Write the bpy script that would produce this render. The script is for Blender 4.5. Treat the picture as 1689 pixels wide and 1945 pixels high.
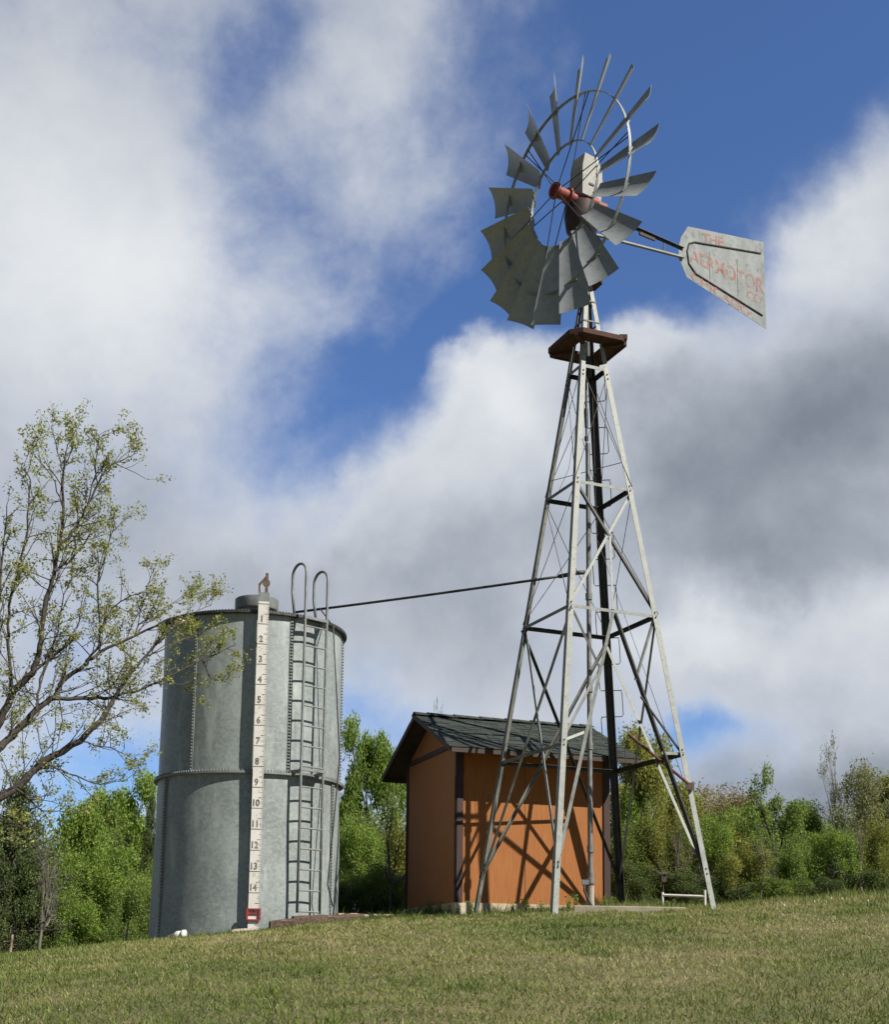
import bpy, math, random
import numpy as np
from mathutils import Vector, Matrix, noise as mnoise

# ------------------------------------------------------------------ scene, camera, light
for o in list(bpy.data.objects): bpy.data.objects.remove(o)
scene = bpy.context.scene
COL = scene.collection
PI = math.pi
EYE = 1.6
PITCH, ROLL, FPX, PPY, HALFW = 0.1627943, 0.0108983, 2600.0, 1423.0, 844.5
_up0 = np.array([0, -math.sin(PITCH), math.cos(PITCH)]); _rt0 = np.array([1.0, 0, 0])
FW = np.array([0, math.cos(PITCH), math.sin(PITCH)])
UP = _up0 * math.cos(ROLL) - _rt0 * math.sin(ROLL)
RT = _rt0 * math.cos(ROLL) + _up0 * math.sin(ROLL)

def ray(x, y):
    return FW * FPX + RT * (x - HALFW) + UP * (PPY - y)
def at(x, y, D):
    "survey helper: world point seen at photo pixel (x, y), D metres ahead"
    r = ray(x, y); r = r * (D / r[1]); return np.array([r[0], r[1], r[2] + EYE])

cam_d = bpy.data.cameras.new('camera'); cam = bpy.data.objects.new('camera', cam_d); COL.objects.link(cam)
cam_d.sensor_fit = 'VERTICAL'; cam_d.sensor_height = 36.0; cam_d.sensor_width = 36.0
cam_d.lens = FPX / 1945 * 36.0
cam_d.shift_y = (PPY - 972.5) / 1945
cam_d.clip_end = 3000
cam.matrix_world = Matrix(((RT[0], UP[0], -FW[0], 0), (RT[1], UP[1], -FW[1], 0), (RT[2], UP[2], -FW[2], EYE), (0, 0, 0, 1)))
scene.camera = cam

SUN_AZ, SUN_EL = math.radians(122.9), math.radians(43.5)
sd = bpy.data.lights.new('sun', 'SUN'); sun = bpy.data.objects.new('sun', sd); COL.objects.link(sun)
sd.energy = 4.9; sd.angle = math.radians(0.5); sd.color = (1.0, 0.93, 0.82)
to_sun = Vector((math.sin(SUN_AZ) * math.cos(SUN_EL), math.cos(SUN_AZ) * math.cos(SUN_EL), math.sin(SUN_EL)))
sun.rotation_euler = to_sun.to_track_quat('Z', 'Y').to_euler(); sun.location = (20, -20, 40)

scene.view_settings.view_transform = 'Standard'; scene.view_settings.look = 'None'
EXPO = 0.5; SKYK = 2 ** -EXPO
scene.view_settings.exposure = EXPO; scene.view_settings.gamma = 1.0
scene.render.engine = 'CYCLES'
scene.cycles.max_bounces = 6; scene.cycles.transparent_max_bounces = 8
scene.cycles.use_denoising = True

# ------------------------------------------------------------------ world: Nishita sky with clouds
world = bpy.data.worlds.new('World'); scene.world = world; world.use_nodes = True
class NX:
    "tiny expression builder over a node tree"
    def __init__(s, nt): s.nt = nt
    def node(s, t, **kw):
        n = s.nt.nodes.new(t)
        for k, v in kw.items(): setattr(n, k, v)
        return n
    def put(s, sock, v):
        if isinstance(v, bpy.types.NodeSocket): s.nt.links.new(v, sock)
        else: sock.default_value = v
    def m(s, op, a, b=None, c=None, clamp=False):
        n = s.node('ShaderNodeMath', operation=op, use_clamp=clamp)
        for i, v in enumerate((a, b, c)):
            if v is not None: s.put(n.inputs[i], v)
        return n.outputs[0]
    def madd(s, a, b, c): return s.m('MULTIPLY_ADD', a, b, c)
    def noise(s, vec, scale, detail=6, rough=0.55, color=False, dist=0.0):
        n = s.node('ShaderNodeTexNoise'); s.put(n.inputs['Vector'], vec)
        n.inputs['Scale'].default_value = scale; n.inputs['Detail'].default_value = detail
        n.inputs['Roughness'].default_value = rough; n.inputs['Distortion'].default_value = dist
        return n.outputs['Color' if color else 'Fac']
    def sstep(s, v, a, b, lo=0.0, hi=1.0):
        n = s.node('ShaderNodeMapRange', interpolation_type='SMOOTHSTEP'); s.put(n.inputs[0], v)
        n.inputs[1].default_value = a; n.inputs[2].default_value = b; n.inputs[3].default_value = lo; n.inputs[4].default_value = hi
        return n.outputs[0]
    def mix(s, f, a, b, mode='MIX'):
        n = s.node('ShaderNodeMix', data_type='RGBA', blend_type=mode); s.put(n.inputs[0], f)
        for i, v in ((6, a), (7, b)):
            if isinstance(v, tuple) and len(v) == 3: v = v + (1.0,)
            s.put(n.inputs[i], v)
        return n.outputs[2]

def build_sky():
    nt = world.node_tree; nt.nodes.clear(); x = NX(nt)
    out = x.node('ShaderNodeOutputWorld'); bg = x.node('ShaderNodeBackground')
    sky = x.node('ShaderNodeTexSky', sky_type='NISHITA'); sky.sun_disc = False
    sky.sun_elevation = SUN_EL; sky.sun_rotation = SUN_AZ; sky.air_density = 1.0; sky.dust_density = 0.4; sky.ozone_density = 2.2
    tc = x.node('ShaderNodeTexCoord'); d = tc.outputs['Generated']
    sep = x.node('ShaderNodeSeparateXYZ'); x.put(sep.inputs[0], d)
    wn = x.noise(d, 5.0, 7, 0.58, color=True); ws = x.node('ShaderNodeSeparateXYZ'); x.put(ws.inputs[0], wn)
    WARP = 0.16
    az = x.madd(ws.outputs[0], WARP, x.m('SUBTRACT', x.m('ARCTAN2', sep.outputs[0], sep.outputs[1]), WARP / 2))
    el = x.madd(ws.outputs[1], WARP, x.m('SUBTRACT', x.m('ARCSINE', sep.outputs[2]), WARP / 2))
    def lobes(L, base):
        acc = base
        for (px, py, rx, ry, rot, amp) in L:
            r = ray(px, py); r = r / np.linalg.norm(r)
            a0, e0 = math.atan2(r[0], r[1]), math.asin(r[2]); ca = math.cos(e0)
            k = np.linalg.norm(ray(px, py)); rx /= k; ry /= k
            c, s = math.cos(math.radians(rot)), math.sin(math.radians(rot))
            # u = ((az-a0)*ca*c + (el-e0)*s)/rx ; v = (-(az-a0)*ca*s + (el-e0)*c)/ry
            u = x.madd(az, ca * c / rx, x.madd(el, s / rx, -(a0 * ca * c + e0 * s) / rx))
            v = x.madd(az, -ca * s / ry, x.madd(el, c / ry, (a0 * ca * s - e0 * c) / ry))
            e = x.m('POWER', 1 / math.e, x.madd(u, u, x.m('MULTIPLY', v, v)))
            acc = x.madd(e, amp, acc)
        return acc
    ahead = x.sstep(sep.outputs[1], 0.45, 0.86)                     # the bank of bright cloud stands ahead; dim unseen cloud added elsewhere to cut ambient
    # cloud cover: + more cloud, - blue gaps   (px, py, rx, ry, rot, amp)
    cover = lobes([
        (1480, 60, 420, 330, 0, -1.1), (1230, 300, 230, 230, 0, -0.66), (1420, 420, 170, 110, 0, -0.50), (960, 20, 110, 150, 0, -0.35),
        (900, 620, 250, 110, 28, -0.80), (700, 770, 250, 125, 38, -0.72), (640, 930, 130, 100, 60, -0.50), (760, 500, 220, 120, 20, -0.26), (1230, 560, 160, 80, 15, -0.60), (985, 430, 80, 150, 0, -0.30),
        (490, 190, 120, 280, -6, -0.44), (530, 10, 120, 110, 0, -0.30), (620, 280, 200, 240, 0, -0.26), (900, 300, 130, 220, 0, -0.20), (1050, 610, 200, 80, 0, -0.60), (330, 30, 200, 90, 0, -0.14),
        (1340, 1335, 120, 55, 20, -0.75), (230, 1450, 130, 60, 0, -0.65), (700, 1385, 140, 60, 0, -0.62), (1180, 1410, 110, 50, 0, -0.45), (640, 1500, 120, 90, 0, -0.25),
        (100, 480, 320, 480, 0, 0.30), (740, 80, 110, 160, -15, 0.16), (760, 380, 120, 90, 0, 0.10),
        (1010, 780, 90, 70, 0, 0.60), (880, 960, 300, 130, 25, 0.50), (1580, 860, 420, 290, 25, 0.65), (1700, 430, 100, 130, 40, 0.62),
        (1240, 700, 110, 60, 30, 0.60), (790, 640, 190, 42, 40, 0.34), (900, 720, 120, 30, 30, 0.26), (640, 860, 120, 36, 45, 0.26), (1290, 190, 170, 50, 15, 0.30), (540, 1150, 520, 200, 0, 0.34), (1450, 1220, 400, 110, 0, 0.34), (1600, 1480, 300, 120, 0, 0.30),
    ], x.madd(ahead, 0.12, 0.50))
    n1 = x.noise(d, 4.6, 11, 0.60, dist=0.18); n2 = x.noise(d, 2.3, 4, 0.5); n3 = x.noise(d, 15.0, 9, 0.62, dist=0.1)
    dens = x.madd(x.m('SUBTRACT', n1, 0.5), 1.9, x.madd(x.m('SUBTRACT', n2, 0.5), 0.6, x.madd(x.m('SUBTRACT', n3, 0.5), 0.75, cover)))
    alpha = x.m('POWER', x.sstep(dens, -0.34, 0.92), 1.25)
    # cloud shade: how brightly each bank of cloud is lit
    lit = lobes([
        (230, 560, 320, 240, 0, 0.30), (60, 260, 240, 240, 0, 0.16), (1010, 765, 100, 80, 0, 0.26), (1250, 680, 110, 60, 30, 0.26),
        (1650, 430, 120, 120, 40, 0.22), (900, 930, 200, 100, 30, 0.16), (740, 130, 140, 170, 0, 0.08),
        (1450, 850, 300, 170, 8, -0.24), (1640, 700, 180, 120, 0, -0.12), (1150, 880, 110, 130, 0, 0.12), (560, 1000, 220, 110, 0, 0.10), (1560, 1470, 330, 110, 0, -0.30), (1330, 960, 120, 110, 0, -0.10), (1480, 1050, 280, 70, 0, -0.18),
        (1330, 1190, 220, 45, 5, 0.22), (1640, 1200, 190, 120, 0, 0.12), (720, 1240, 300, 80, 0, -0.10), (740, 1090, 240, 60, 15, -0.12), (180, 1000, 260, 130, 0, -0.14), (600, 300, 170, 190, 0, -0.04),
    ], 0.575)
    lit = x.madd(x.m('SUBTRACT', x.noise(d, 7.0, 10, 0.58, dist=0.12), 0.5), 0.55, x.madd(x.m('SUBTRACT', n3, 0.5), 0.22, lit))
    lit = x.madd(x.m('SUBTRACT', 1.0, x.m('MINIMUM', dens, 1.0)), 0.30, x.m('SUBTRACT', lit, 0.08))   # thin cloud lets light through
    ramp = x.node('ShaderNodeValToRGB'); x.put(ramp.inputs[0], lit)
    e = ramp.color_ramp.elements; e[0].position = 0.0; e[0].color = (0.165, 0.19, 0.245, 1); e[1].position = 1.0; e[1].color = (0.86, 0.88, 0.885, 1)
    for p, c in ((0.16, (0.225, 0.255, 0.315, 1)), (0.34, (0.35, 0.39, 0.45, 1)), (0.56, (0.55, 0.59, 0.66, 1)), (0.8, (0.745, 0.775, 0.81, 1))):
        k = e.new(p); k.color = c
    dull = x.mix(n1, (0.030, 0.033, 0.038), (0.12, 0.130, 0.145))     # added out-of-view cloud, kept dark so shaded faces get little sky light
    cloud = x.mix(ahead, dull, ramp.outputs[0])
    blue = x.mix(1.0, sky.outputs[0], (0.076, 0.097, 0.134), 'MULTIPLY')
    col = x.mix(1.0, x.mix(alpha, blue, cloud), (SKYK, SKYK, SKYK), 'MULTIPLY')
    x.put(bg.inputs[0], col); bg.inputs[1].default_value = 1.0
    nt.links.new(bg.outputs[0], out.inputs[0])
build_sky()
world.cycles.sampling_method = 'MANUAL'; world.cycles.sample_map_resolution = 1024

# ------------------------------------------------------------------ materials
def new_mat(name):
    m = bpy.data.materials.new(name); m.use_nodes = True; nt = m.node_tree; nt.nodes.clear()
    x = NX(nt); out = x.node('ShaderNodeOutputMaterial'); p = x.node('ShaderNodeBsdfPrincipled')
    nt.links.new(p.outputs[0], out.inputs[0]); return m, x, p, out
def objco(x, scale=(1, 1, 1)):
    tc = x.node('ShaderNodeTexCoord'); mp = x.node('ShaderNodeMapping'); mp.inputs['Scale'].default_value = scale
    x.put(mp.inputs[0], tc.outputs['Object']); return mp.outputs[0]
def bump(x, p, h, strength, dist=0.01):
    b = x.node('ShaderNodeBump'); b.inputs['Strength'].default_value = strength; b.inputs['Distance'].default_value = dist
    x.put(b.inputs['Height'], h); x.nt.links.new(b.outputs[0], p.inputs['Normal'])
def mat(name, c1, c2, scale=6.0, rough=0.7, metal=0.0, stretch=(1, 1, 1), bmp=0.0, lo=0.3, hi=0.7, c3=None, s3=40.0):
    m, x, p, _ = new_mat(name); co = objco(x, stretch)
    n = x.noise(co, scale, 6, 0.6); c = x.mix(x.sstep(n, lo, hi), c1, c2)
    if c3: c = x.mix(x.sstep(x.noise(co, s3, 4, 0.6), 0.52, 0.72), c, c3)
    x.put(p.inputs['Base Color'], c); p.inputs['Metallic'].default_value = metal
    x.put(p.inputs['Roughness'], x.madd(n, 0.25, rough - 0.12))
    if bmp: bump(x, p, x.noise(co, scale * 4, 5, 0.6), bmp)
    return m
M = {}
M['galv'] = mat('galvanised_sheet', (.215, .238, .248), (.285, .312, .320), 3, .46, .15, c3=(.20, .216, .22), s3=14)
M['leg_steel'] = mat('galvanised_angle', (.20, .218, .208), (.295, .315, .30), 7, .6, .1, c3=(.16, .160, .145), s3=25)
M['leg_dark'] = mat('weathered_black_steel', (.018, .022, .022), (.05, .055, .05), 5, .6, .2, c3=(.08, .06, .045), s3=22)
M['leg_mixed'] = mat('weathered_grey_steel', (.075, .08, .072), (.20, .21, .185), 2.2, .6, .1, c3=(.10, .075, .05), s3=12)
M['dark_steel'] = mat('dark_steel', (.03, .033, .035), (.075, .08, .08), 12, .55, .4)
M['wire'] = mat('wire', (.05, .05, .05), (.12, .11, .10), 20, .6, .4)
M['rust_wood'] = mat('rusty_platform', (.036, .016, .013), (.080, .031, .024), 9, .85, 0, bmp=.3)
M['red_paint'] = mat('faded_red_paint', (.19, .034, .025), (.26, .056, .042), 9, .5, 0, c3=(.09, .025, .02), s3=14)
M['lever_paint'] = mat('old_oxide_paint', (.085, .024, .020), (.13, .045, .036), 9, .65, 0, c3=(.05, .028, .02), s3=14)
M['grease'] = mat('greasy_cast_iron', (.018, .011, .010), (.045, .022, .019), 8, .65, .1, bmp=.4)
M['hood'] = mat('hood_sheet', (.22, .228, .215), (.30, .31, .29), 4, .6, .1, c3=(.17, .172, .155), s3=16)
M['pipe'] = mat('galvanised_pipe', (.14, .15, .15), (.24, .25, .245), 8, .55, .3, c3=(.13, .10, .08), s3=10)
M['tan_pipe'] = mat('stained_pipe', (.30, .27, .215), (.40, .36, .30), 10, .7, .0, c3=(.25, .17, .10), s3=14)
M['white'] = mat('white_paint', (.60, .595, .56), (.68, .67, .64), 8, .6, 0, c3=(.55, .52, .45), s3=20)
M['board_white'] = mat('gauge_white', (.58, .575, .54), (.66, .66, .63), 3, .6, 0, c3=(.47, .43, .36), s3=12)
M['black_paint'] = mat('black_paint', (.02, .02, .02), (.05, .05, .05), 12, .7, 0)
M['numeral'] = mat('numeral_black', (.045, .045, .045), (.22, .21, .20), 6, .7, 0)
M['red'] = mat('red_indicator', (.26, .020, .02), (.34, .04, .035), 8, .55, 0)
M['rust'] = mat('rusty_iron', (.085, .055, .038), (.15, .105, .078), 14, .8, .1)
M['rail_grey'] = mat('ladder_steel', (.15, .165, .165), (.23, .245, .245), 8, .55, .15)
M['trim'] = mat('brown_trim', (.034, .018, .017), (.058, .032, .030), 5, .75, 0, (6, 6, 1), .15)
M['fascia'] = mat('fascia_board', (.035, .026, .022), (.065, .048, .040), 5, .75, 0, (1, 1, 6), .15)
M['cream'] = mat('cream_foundation', (.42, .36, .25), (.52, .46, .34), 5, .85, 0, bmp=.2, c3=(.40, .33, .22), s3=14)
M['concrete'] = mat('concrete', (.22, .195, .15), (.31, .275, .215), 6, .9, 0, bmp=.3, c3=(.25, .20, .15), s3=18)
M['timber'] = mat('rotting_timber', (.050, .032, .024), (.11, .072, .052), 6, .9, 0, (1, 5, 5), .8, c3=(.20, .145, .10), s3=12)
M['timber_pale'] = mat('pale_timber', (.26, .20, .14), (.42, .34, .25), 6, .9, 0, (1, 5, 5), .5, c3=(.15, .10, .07), s3=10)
M['bark'] = mat('bark', (.035, .031, .026), (.080, .070, .058), 9, .9, 0, (3, 3, 1), .6)
M['bark_grey'] = mat('grey_bark', (.10, .09, .075), (.21, .19, .165), 8, .9, 0, (3, 3, 1), .5)
M['stone'] = mat('pale_stone', (.30, .25, .19), (.45, .39, .31), 9, .9, 0, bmp=.5)

def mat_tank():
    m, x, p, _ = new_mat('galvanised_tank_sheet'); co = objco(x)
    v = x.node('ShaderNodeTexVoronoi'); v.inputs['Scale'].default_value = 26; x.put(v.inputs['Vector'], co)
    sp = x.node('ShaderNodeSeparateColor'); x.put(sp.inputs[0], v.outputs['Color'])
    big = x.noise(co, 1.3, 6, .6); str_ = x.noise(objco(x, (1.2, 1.2, .25)), 3.0, 6, .65)
    c = x.mix(x.sstep(big, .3, .7), (.180, .208, .210), (.255, .292, .294))
    c = x.mix(x.m('MULTIPLY', sp.outputs[0], .36), c, (.41, .458, .455))
    c = x.mix(x.sstep(str_, .50, .74, 0, .6), c, (.50, .555, .535))
    c = x.mix(x.sstep(x.noise(co, 5, 5, .6), .56, .75, 0, .3), c, (.135, .152, .145))
    run = x.noise(objco(x, (9, 9, .35)), 2.2, 5, .6); c = x.mix(x.sstep(run, .60, .74, 0, .35), c, (.12, .115, .095)); wipe = x.noise(objco(x, (1.2, 1.2, 7)), 2.5, 6, .7, dist=.6); c = x.mix(x.sstep(wipe, .55, .72, 0, .35), c, (.46, .50, .49))
    x.put(p.inputs['Base Color'], c); p.inputs['Metallic'].default_value = .10
    x.put(p.inputs['Roughness'], x.madd(sp.outputs[1], .14, .42)); bump(x, p, x.noise(co, 2.0, 3, .5), .25, .03); return m
M['tank'] = mat_tank()
def mat_siding():
    m, x, p, _ = new_mat('orange_stained_siding'); co = objco(x, (7, 7, .5)); n = x.noise(co, 6, 7, .65); b = x.noise(objco(x), 1.4, 5, .6)
    c = x.mix(x.sstep(n, .3, .72), (.285, .102, .024), (.36, .138, .035)); c = x.mix(x.sstep(b, .45, .75, 0, .5), c, (.30, .105, .026))
    c = x.mix(x.sstep(x.noise(objco(x, (14, 14, .8)), 9, 4, .6), .6, .75, 0, .5), c, (.20, .068, .018))
    x.put(p.inputs['Base Color'], c); p.inputs['Roughness'].default_value = .8; bump(x, p, n, .35, .01); return m
M['siding'] = mat_siding()
def mat_shingle():
    m, x, p, _ = new_mat('green_black_shingles'); co = objco(x)
    a = x.node('ShaderNodeAttribute', attribute_name='tint')
    c = x.mix(a.outputs['Fac'], (.012, .018, .015), (.034, .046, .039)); c = x.mix(x.sstep(x.noise(co, 60, 3, .6), .5, .7, 0, .6), c, (.062, .074, .064))
    x.put(p.inputs['Base Color'], c); p.inputs['Roughness'].default_value = .9; bump(x, p, x.noise(co, 120, 3, .6), .5, .004); return m
M['shingle'] = mat_shingle()
def mat_vane():
    m, x, p, _ = new_mat('weathered_vane_sheet'); co = objco(x)
    c = x.mix(x.sstep(x.noise(co, 3, 7, .65), .3, .7), (.155, .176, .184), (.24, .266, .272)); c = x.mix(x.sstep(x.noise(co, 9, 6, .7), .50, .72, 0, .8), c, (.09, .098, .092))
    x.put(p.inputs['Base Color'], c); p.inputs['Metallic'].default_value = .1; p.inputs['Roughness'].default_value = .65; return m
M['vane'] = mat_vane()
def mat_faded_red():
    m, x, p, out = new_mat('faded_red_lettering'); co = objco(x)
    x.put(p.inputs['Base Color'], x.mix(x.noise(co, 9, 5, .6), (.42, .13, .10), (.42, .22, .19))); p.inputs['Roughness'].default_value = .8
    t = x.node('ShaderNodeBsdfTransparent'); mx = x.node('ShaderNodeMixShader')
    x.put(mx.inputs[0], x.sstep(x.noise(co, 8, 6, .68), .38, .64, .06, .70)); x.nt.links.new(t.outputs[0], mx.inputs[1]); x.nt.links.new(p.outputs[0], mx.inputs[2]); x.nt.links.new(mx.outputs[0], out.inputs[0]); return m
M['letter'] = mat_faded_red()
def mat_leaf(name, dark, lightc, trans=.35, tipc=None):
    m, x, p, out = new_mat(name); a = x.node('ShaderNodeAttribute', attribute_name='tint')
    c = x.mix(a.outputs['Fac'], dark, lightc)
    x.put(p.inputs['Base Color'], c); p.inputs['Roughness'].default_value = .6
    t = x.node('ShaderNodeBsdfTranslucent'); x.put(t.inputs[0], x.mix(.5, c, (lightc[0] * 1.2, lightc[1] * 1.25, lightc[2] * .8)))
    mx = x.node('ShaderNodeMixShader'); mx.inputs[0].default_value = trans
    x.nt.links.new(p.outputs[0], mx.inputs[1]); x.nt.links.new(t.outputs[0], mx.inputs[2]); x.nt.links.new(mx.outputs[0], out.inputs[0]); return m
M['lf_bright'] = mat_leaf('spring_green_leaf', (.095, .155, .022), (.27, .39, .065), .42)
M['lf_mid'] = mat_leaf('mid_green_leaf', (.085, .135, .028), (.270, .365, .078), .42)
M['lf_olive'] = mat_leaf('olive_leaf', (.13, .155, .030), (.36, .37, .085), .42)
M['lf_dark'] = mat_leaf('dark_cedar_leaf', (.040, .065, .017), (.115, .16, .040), .28)
M['lf_tan'] = mat_leaf('tan_bud', (.17, .13, .065), (.36, .30, .15), .40)
M['lf_grey'] = mat_leaf('greygreen_leaf', (.12, .135, .065), (.30, .32, .15), .40)
M['lf_young'] = mat_leaf('young_yellowgreen_leaf', (.17, .19, .055), (.38, .40, .125), .42)
def mat_grass():
    m, x, p, out = new_mat('grass_blade'); a = x.node('ShaderNodeAttribute', attribute_name='tint')
    r = x.node('ShaderNodeValToRGB'); x.put(r.inputs[0], a.outputs['Fac']); e = r.color_ramp.elements
    e[0].position = 0; e[0].color = (.082, .132, .020, 1); e[1].position = 1; e[1].color = (.46, .40, .23, 1)
    for q, c in ((.35, (.178, .228, .045, 1)), (.62, (.285, .268, .10, 1))): k = e.new(q); k.color = c
    x.put(p.inputs['Base Color'], r.outputs[0]); p.inputs['Roughness'].default_value = .65
    t = x.node('ShaderNodeBsdfTranslucent'); x.put(t.inputs[0], r.outputs[0]); mx = x.node('ShaderNodeMixShader'); mx.inputs[0].default_value = .25
    x.nt.links.new(p.outputs[0], mx.inputs[1]); x.nt.links.new(t.outputs[0], mx.inputs[2]); x.nt.links.new(mx.outputs[0], out.inputs[0]); return m
M['grass'] = mat_grass()
def mat_ground():
    m, x, p, _ = new_mat('turf_soil'); tc = x.node('ShaderNodeNewGeometry'); co = tc.outputs['Position']
    a = x.noise(co, .55, 6, .62); b = x.noise(co, 3.1, 6, .65); c_ = x.noise(co, 26, 5, .7)
    c = x.mix(x.sstep(a, .36, .64), (.095, .105, .032), (.20, .165, .085)); c = x.mix(x.sstep(b, .40, .68), c, (.10, .108, .034))
    c = x.mix(x.sstep(c_, .46, .74, 0, .8), c, (.26, .21, .12)); c = x.mix(x.sstep(x.noise(co, 60, 4, .7), .5, .75, 0, .7), c, (.05, .044, .022))
    x.put(p.inputs['Base Color'], c); p.inputs['Roughness'].default_value = .95; bump(x, p, c_, .8, .03); return m
M['ground'] = mat_ground()

# ------------------------------------------------------------------ object helpers
def tag(o, label=None, cat=None, group=None, kind=None):
    if label: o['label'] = label
    if cat: o['category'] = cat
    if group: o['group'] = group
    if kind: o['kind'] = kind
    return o
def thing(name, loc, label, cat, group=None):
    o = bpy.data.objects.new(name, None); COL.objects.link(o); o.location = loc; o.empty_display_size = .2
    return tag(o, label, cat, group)
def origin(o):
    v = Vector((0, 0, 0))
    while o is not None: v += o.location; o = o.parent
    return v
def V(p): return Vector((float(p[0]), float(p[1]), float(p[2])))

class MB:
    "collects simple solids (world coordinates) and links them as ONE mesh object"
    def __init__(s): s.v = []; s.f = []; s.t = []
    def add(s, vs, fs, tint=None):
        n = len(s.v); s.v += [tuple(map(float, p)) for p in vs]; s.f += [tuple(i + n for i in f) for f in fs]
        s.t += [0.5 if tint is None else tint] * len(vs)
    def hexa(s, c, tint=None):   # 8 corners: bottom loop, top loop
        s.add(c, [(3, 2, 1, 0), (4, 5, 6, 7), (0, 1, 5, 4), (1, 2, 6, 5), (2, 3, 7, 6), (3, 0, 4, 7)], tint)
    def box(s, c, ax, ay, az, tint=None):   # centre and half-axis vectors
        c, ax, ay, az = V(c), V(ax), V(ay), V(az)
        s.hexa([c - ax - ay - az, c + ax - ay - az, c + ax + ay - az, c - ax + ay - az, c - ax - ay + az, c + ax - ay + az, c + ax + ay + az, c - ax + ay + az], tint)
    def bar(s, a, b, w, h, up=(0, 0, 1)):   # rectangular bar a->b, w sideways, h along up
        a, b = V(a), V(b); d = (b - a).normalized(); u = V(up); sd_ = d.cross(u)
        if sd_.length < 1e-4: sd_ = d.cross(Vector((1, 0, 0)))
        sd_.normalize(); u = sd_.cross(d).normalized()
        s.box((a + b) / 2, (b - a) / 2, sd_ * w / 2, u * h / 2)
    def plate(s, a, b, w1, n, t):   # plate along a->b, width vector w1 from the line, thickness t along n
        a, b, w1, n = V(a), V(b), V(w1), V(n).normalized() * t
        s.hexa([a, b, b + w1, a + w1, a + n, b + n, b + w1 + n, a + w1 + n])
    def angle(s, a, b, d1, d2, w, t=.007):   # L-section, corner on the line a->b
        a, b = V(a), V(b); d = (b - a).normalized()
        d1 = V(d1); d1 = (d1 - d * d.dot(d1)).normalized(); d2 = V(d2); d2 = (d2 - d * d.dot(d2)).normalized()
        s.plate(a, b, d1 * w, d2, t); s.plate(a + d2 * t, b + d2 * t, d2 * (w - t), d1, t)
    def tube(s, pts, r, n=8, cap=True):
        P = [V(p) for p in pts]; R_ = r if isinstance(r, (list, tuple)) else [r] * len(P); rings = []; prev = None
        for i, p in enumerate(P):
            d = (P[min(i + 1, len(P) - 1)] - P[max(i - 1, 0)]).normalized()
            if prev is None:
                u = d.cross(Vector((0, 0, 1)));  u = d.cross(Vector((1, 0, 0))) if u.length < .05 else u
            else: u = prev - d * d.dot(prev)
            u.normalize(); prev = u; w = d.cross(u)
            rings.append([p + (u * math.cos(2 * PI * k / n) + w * math.sin(2 * PI * k / n)) * R_[i] for k in range(n)])
        fs = [(i * n + k, i * n + (k + 1) % n, (i + 1) * n + (k + 1) % n, (i + 1) * n + k) for i in range(len(P) - 1) for k in range(n)]
        if cap: fs += [tuple(range(n - 1, -1, -1)), tuple((len(P) - 1) * n + k for k in range(n))]
        s.add([q for r_ in rings for q in r_], fs)
    def lathe(s, c, prof, n=48, axis=(0, 0, 1), ref=(1, 0, 0), closed=False):
        c = V(c); a = V(axis).normalized(); u = V(ref); u = (u - a * a.dot(u)).normalized(); w = a.cross(u); k = len(prof)
        vs = [c + a * h + (u * math.cos(2 * PI * i / n) + w * math.sin(2 * PI * i / n)) * r for i in range(n) for (r, h) in prof]
        fs = [(i * k + j, ((i + 1) % n) * k + j, ((i + 1) % n) * k + j + 1, i * k + j + 1) for i in range(n) for j in range(k - 1)]
        if closed: fs += [(i * k + k - 1, ((i + 1) % n) * k + k - 1, ((i + 1) % n) * k, i * k) for i in range(n)]
        s.add(vs, fs)
    def prism(s, poly, off):   # polygon swept by vector off
        n = len(poly); off = V(off); P = [V(p) for p in poly]
        s.add(P + [p + off for p in P], [tuple(range(n - 1, -1, -1)), tuple(range(n, 2 * n))] + [(i, (i + 1) % n, n + (i + 1) % n, n + i) for i in range(n)])
    def build(s, name, m, parent=None, smooth=False, local=False, loc=None):
        o0 = origin(parent) if parent is not None and not local else Vector((0, 0, 0))
        if loc is not None: o0 = V(loc)
        me = bpy.data.meshes.new(name); me.from_pydata([(p[0] - o0.x, p[1] - o0.y, p[2] - o0.z) for p in s.v], [], s.f); me.materials.append(m)
        a = me.attributes.new('tint', 'FLOAT', 'POINT'); a.data.foreach_set('value', np.array(s.t, 'f'))
        if smooth: me.polygons.foreach_set('use_smooth', [True] * len(me.polygons)); me.update()
        if smooth == 'auto':
            me.set_sharp_from_angle(angle=math.radians(40))
        o = bpy.data.objects.new(name, me); COL.objects.link(o); o.parent = parent
        if loc is not None: o.location = o0
        return o

def np_mesh(name, verts, faces, m, tint=None, parent=None, loc=(0, 0, 0), smooth=False):
    "fast mesh from arrays; faces is (n, 3) or (n, 4)"
    me = bpy.data.meshes.new(name); nv, nf, k = len(verts), len(faces), faces.shape[1]
    me.vertices.add(nv); me.vertices.foreach_set('co', np.ascontiguousarray(verts, 'f').ravel())
    me.loops.add(nf * k); me.loops.foreach_set('vertex_index', np.ascontiguousarray(faces, 'i').ravel())
    me.polygons.add(nf); me.polygons.foreach_set('loop_start', np.arange(0, nf * k, k, dtype='i'))
    try: me.polygons.foreach_set('loop_total', np.full(nf, k, 'i'))
    except Exception: pass
    if tint is not None:
        a = me.attributes.new('tint', 'FLOAT', 'POINT'); a.data.foreach_set('value', np.ascontiguousarray(tint, 'f'))
    me.update(calc_edges=True); me.materials.append(m)
    if smooth: me.polygons.foreach_set('use_smooth', np.ones(nf, bool))
    o = bpy.data.objects.new(name, me); COL.objects.link(o); o.parent = parent; o.location = loc
    return o

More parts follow.
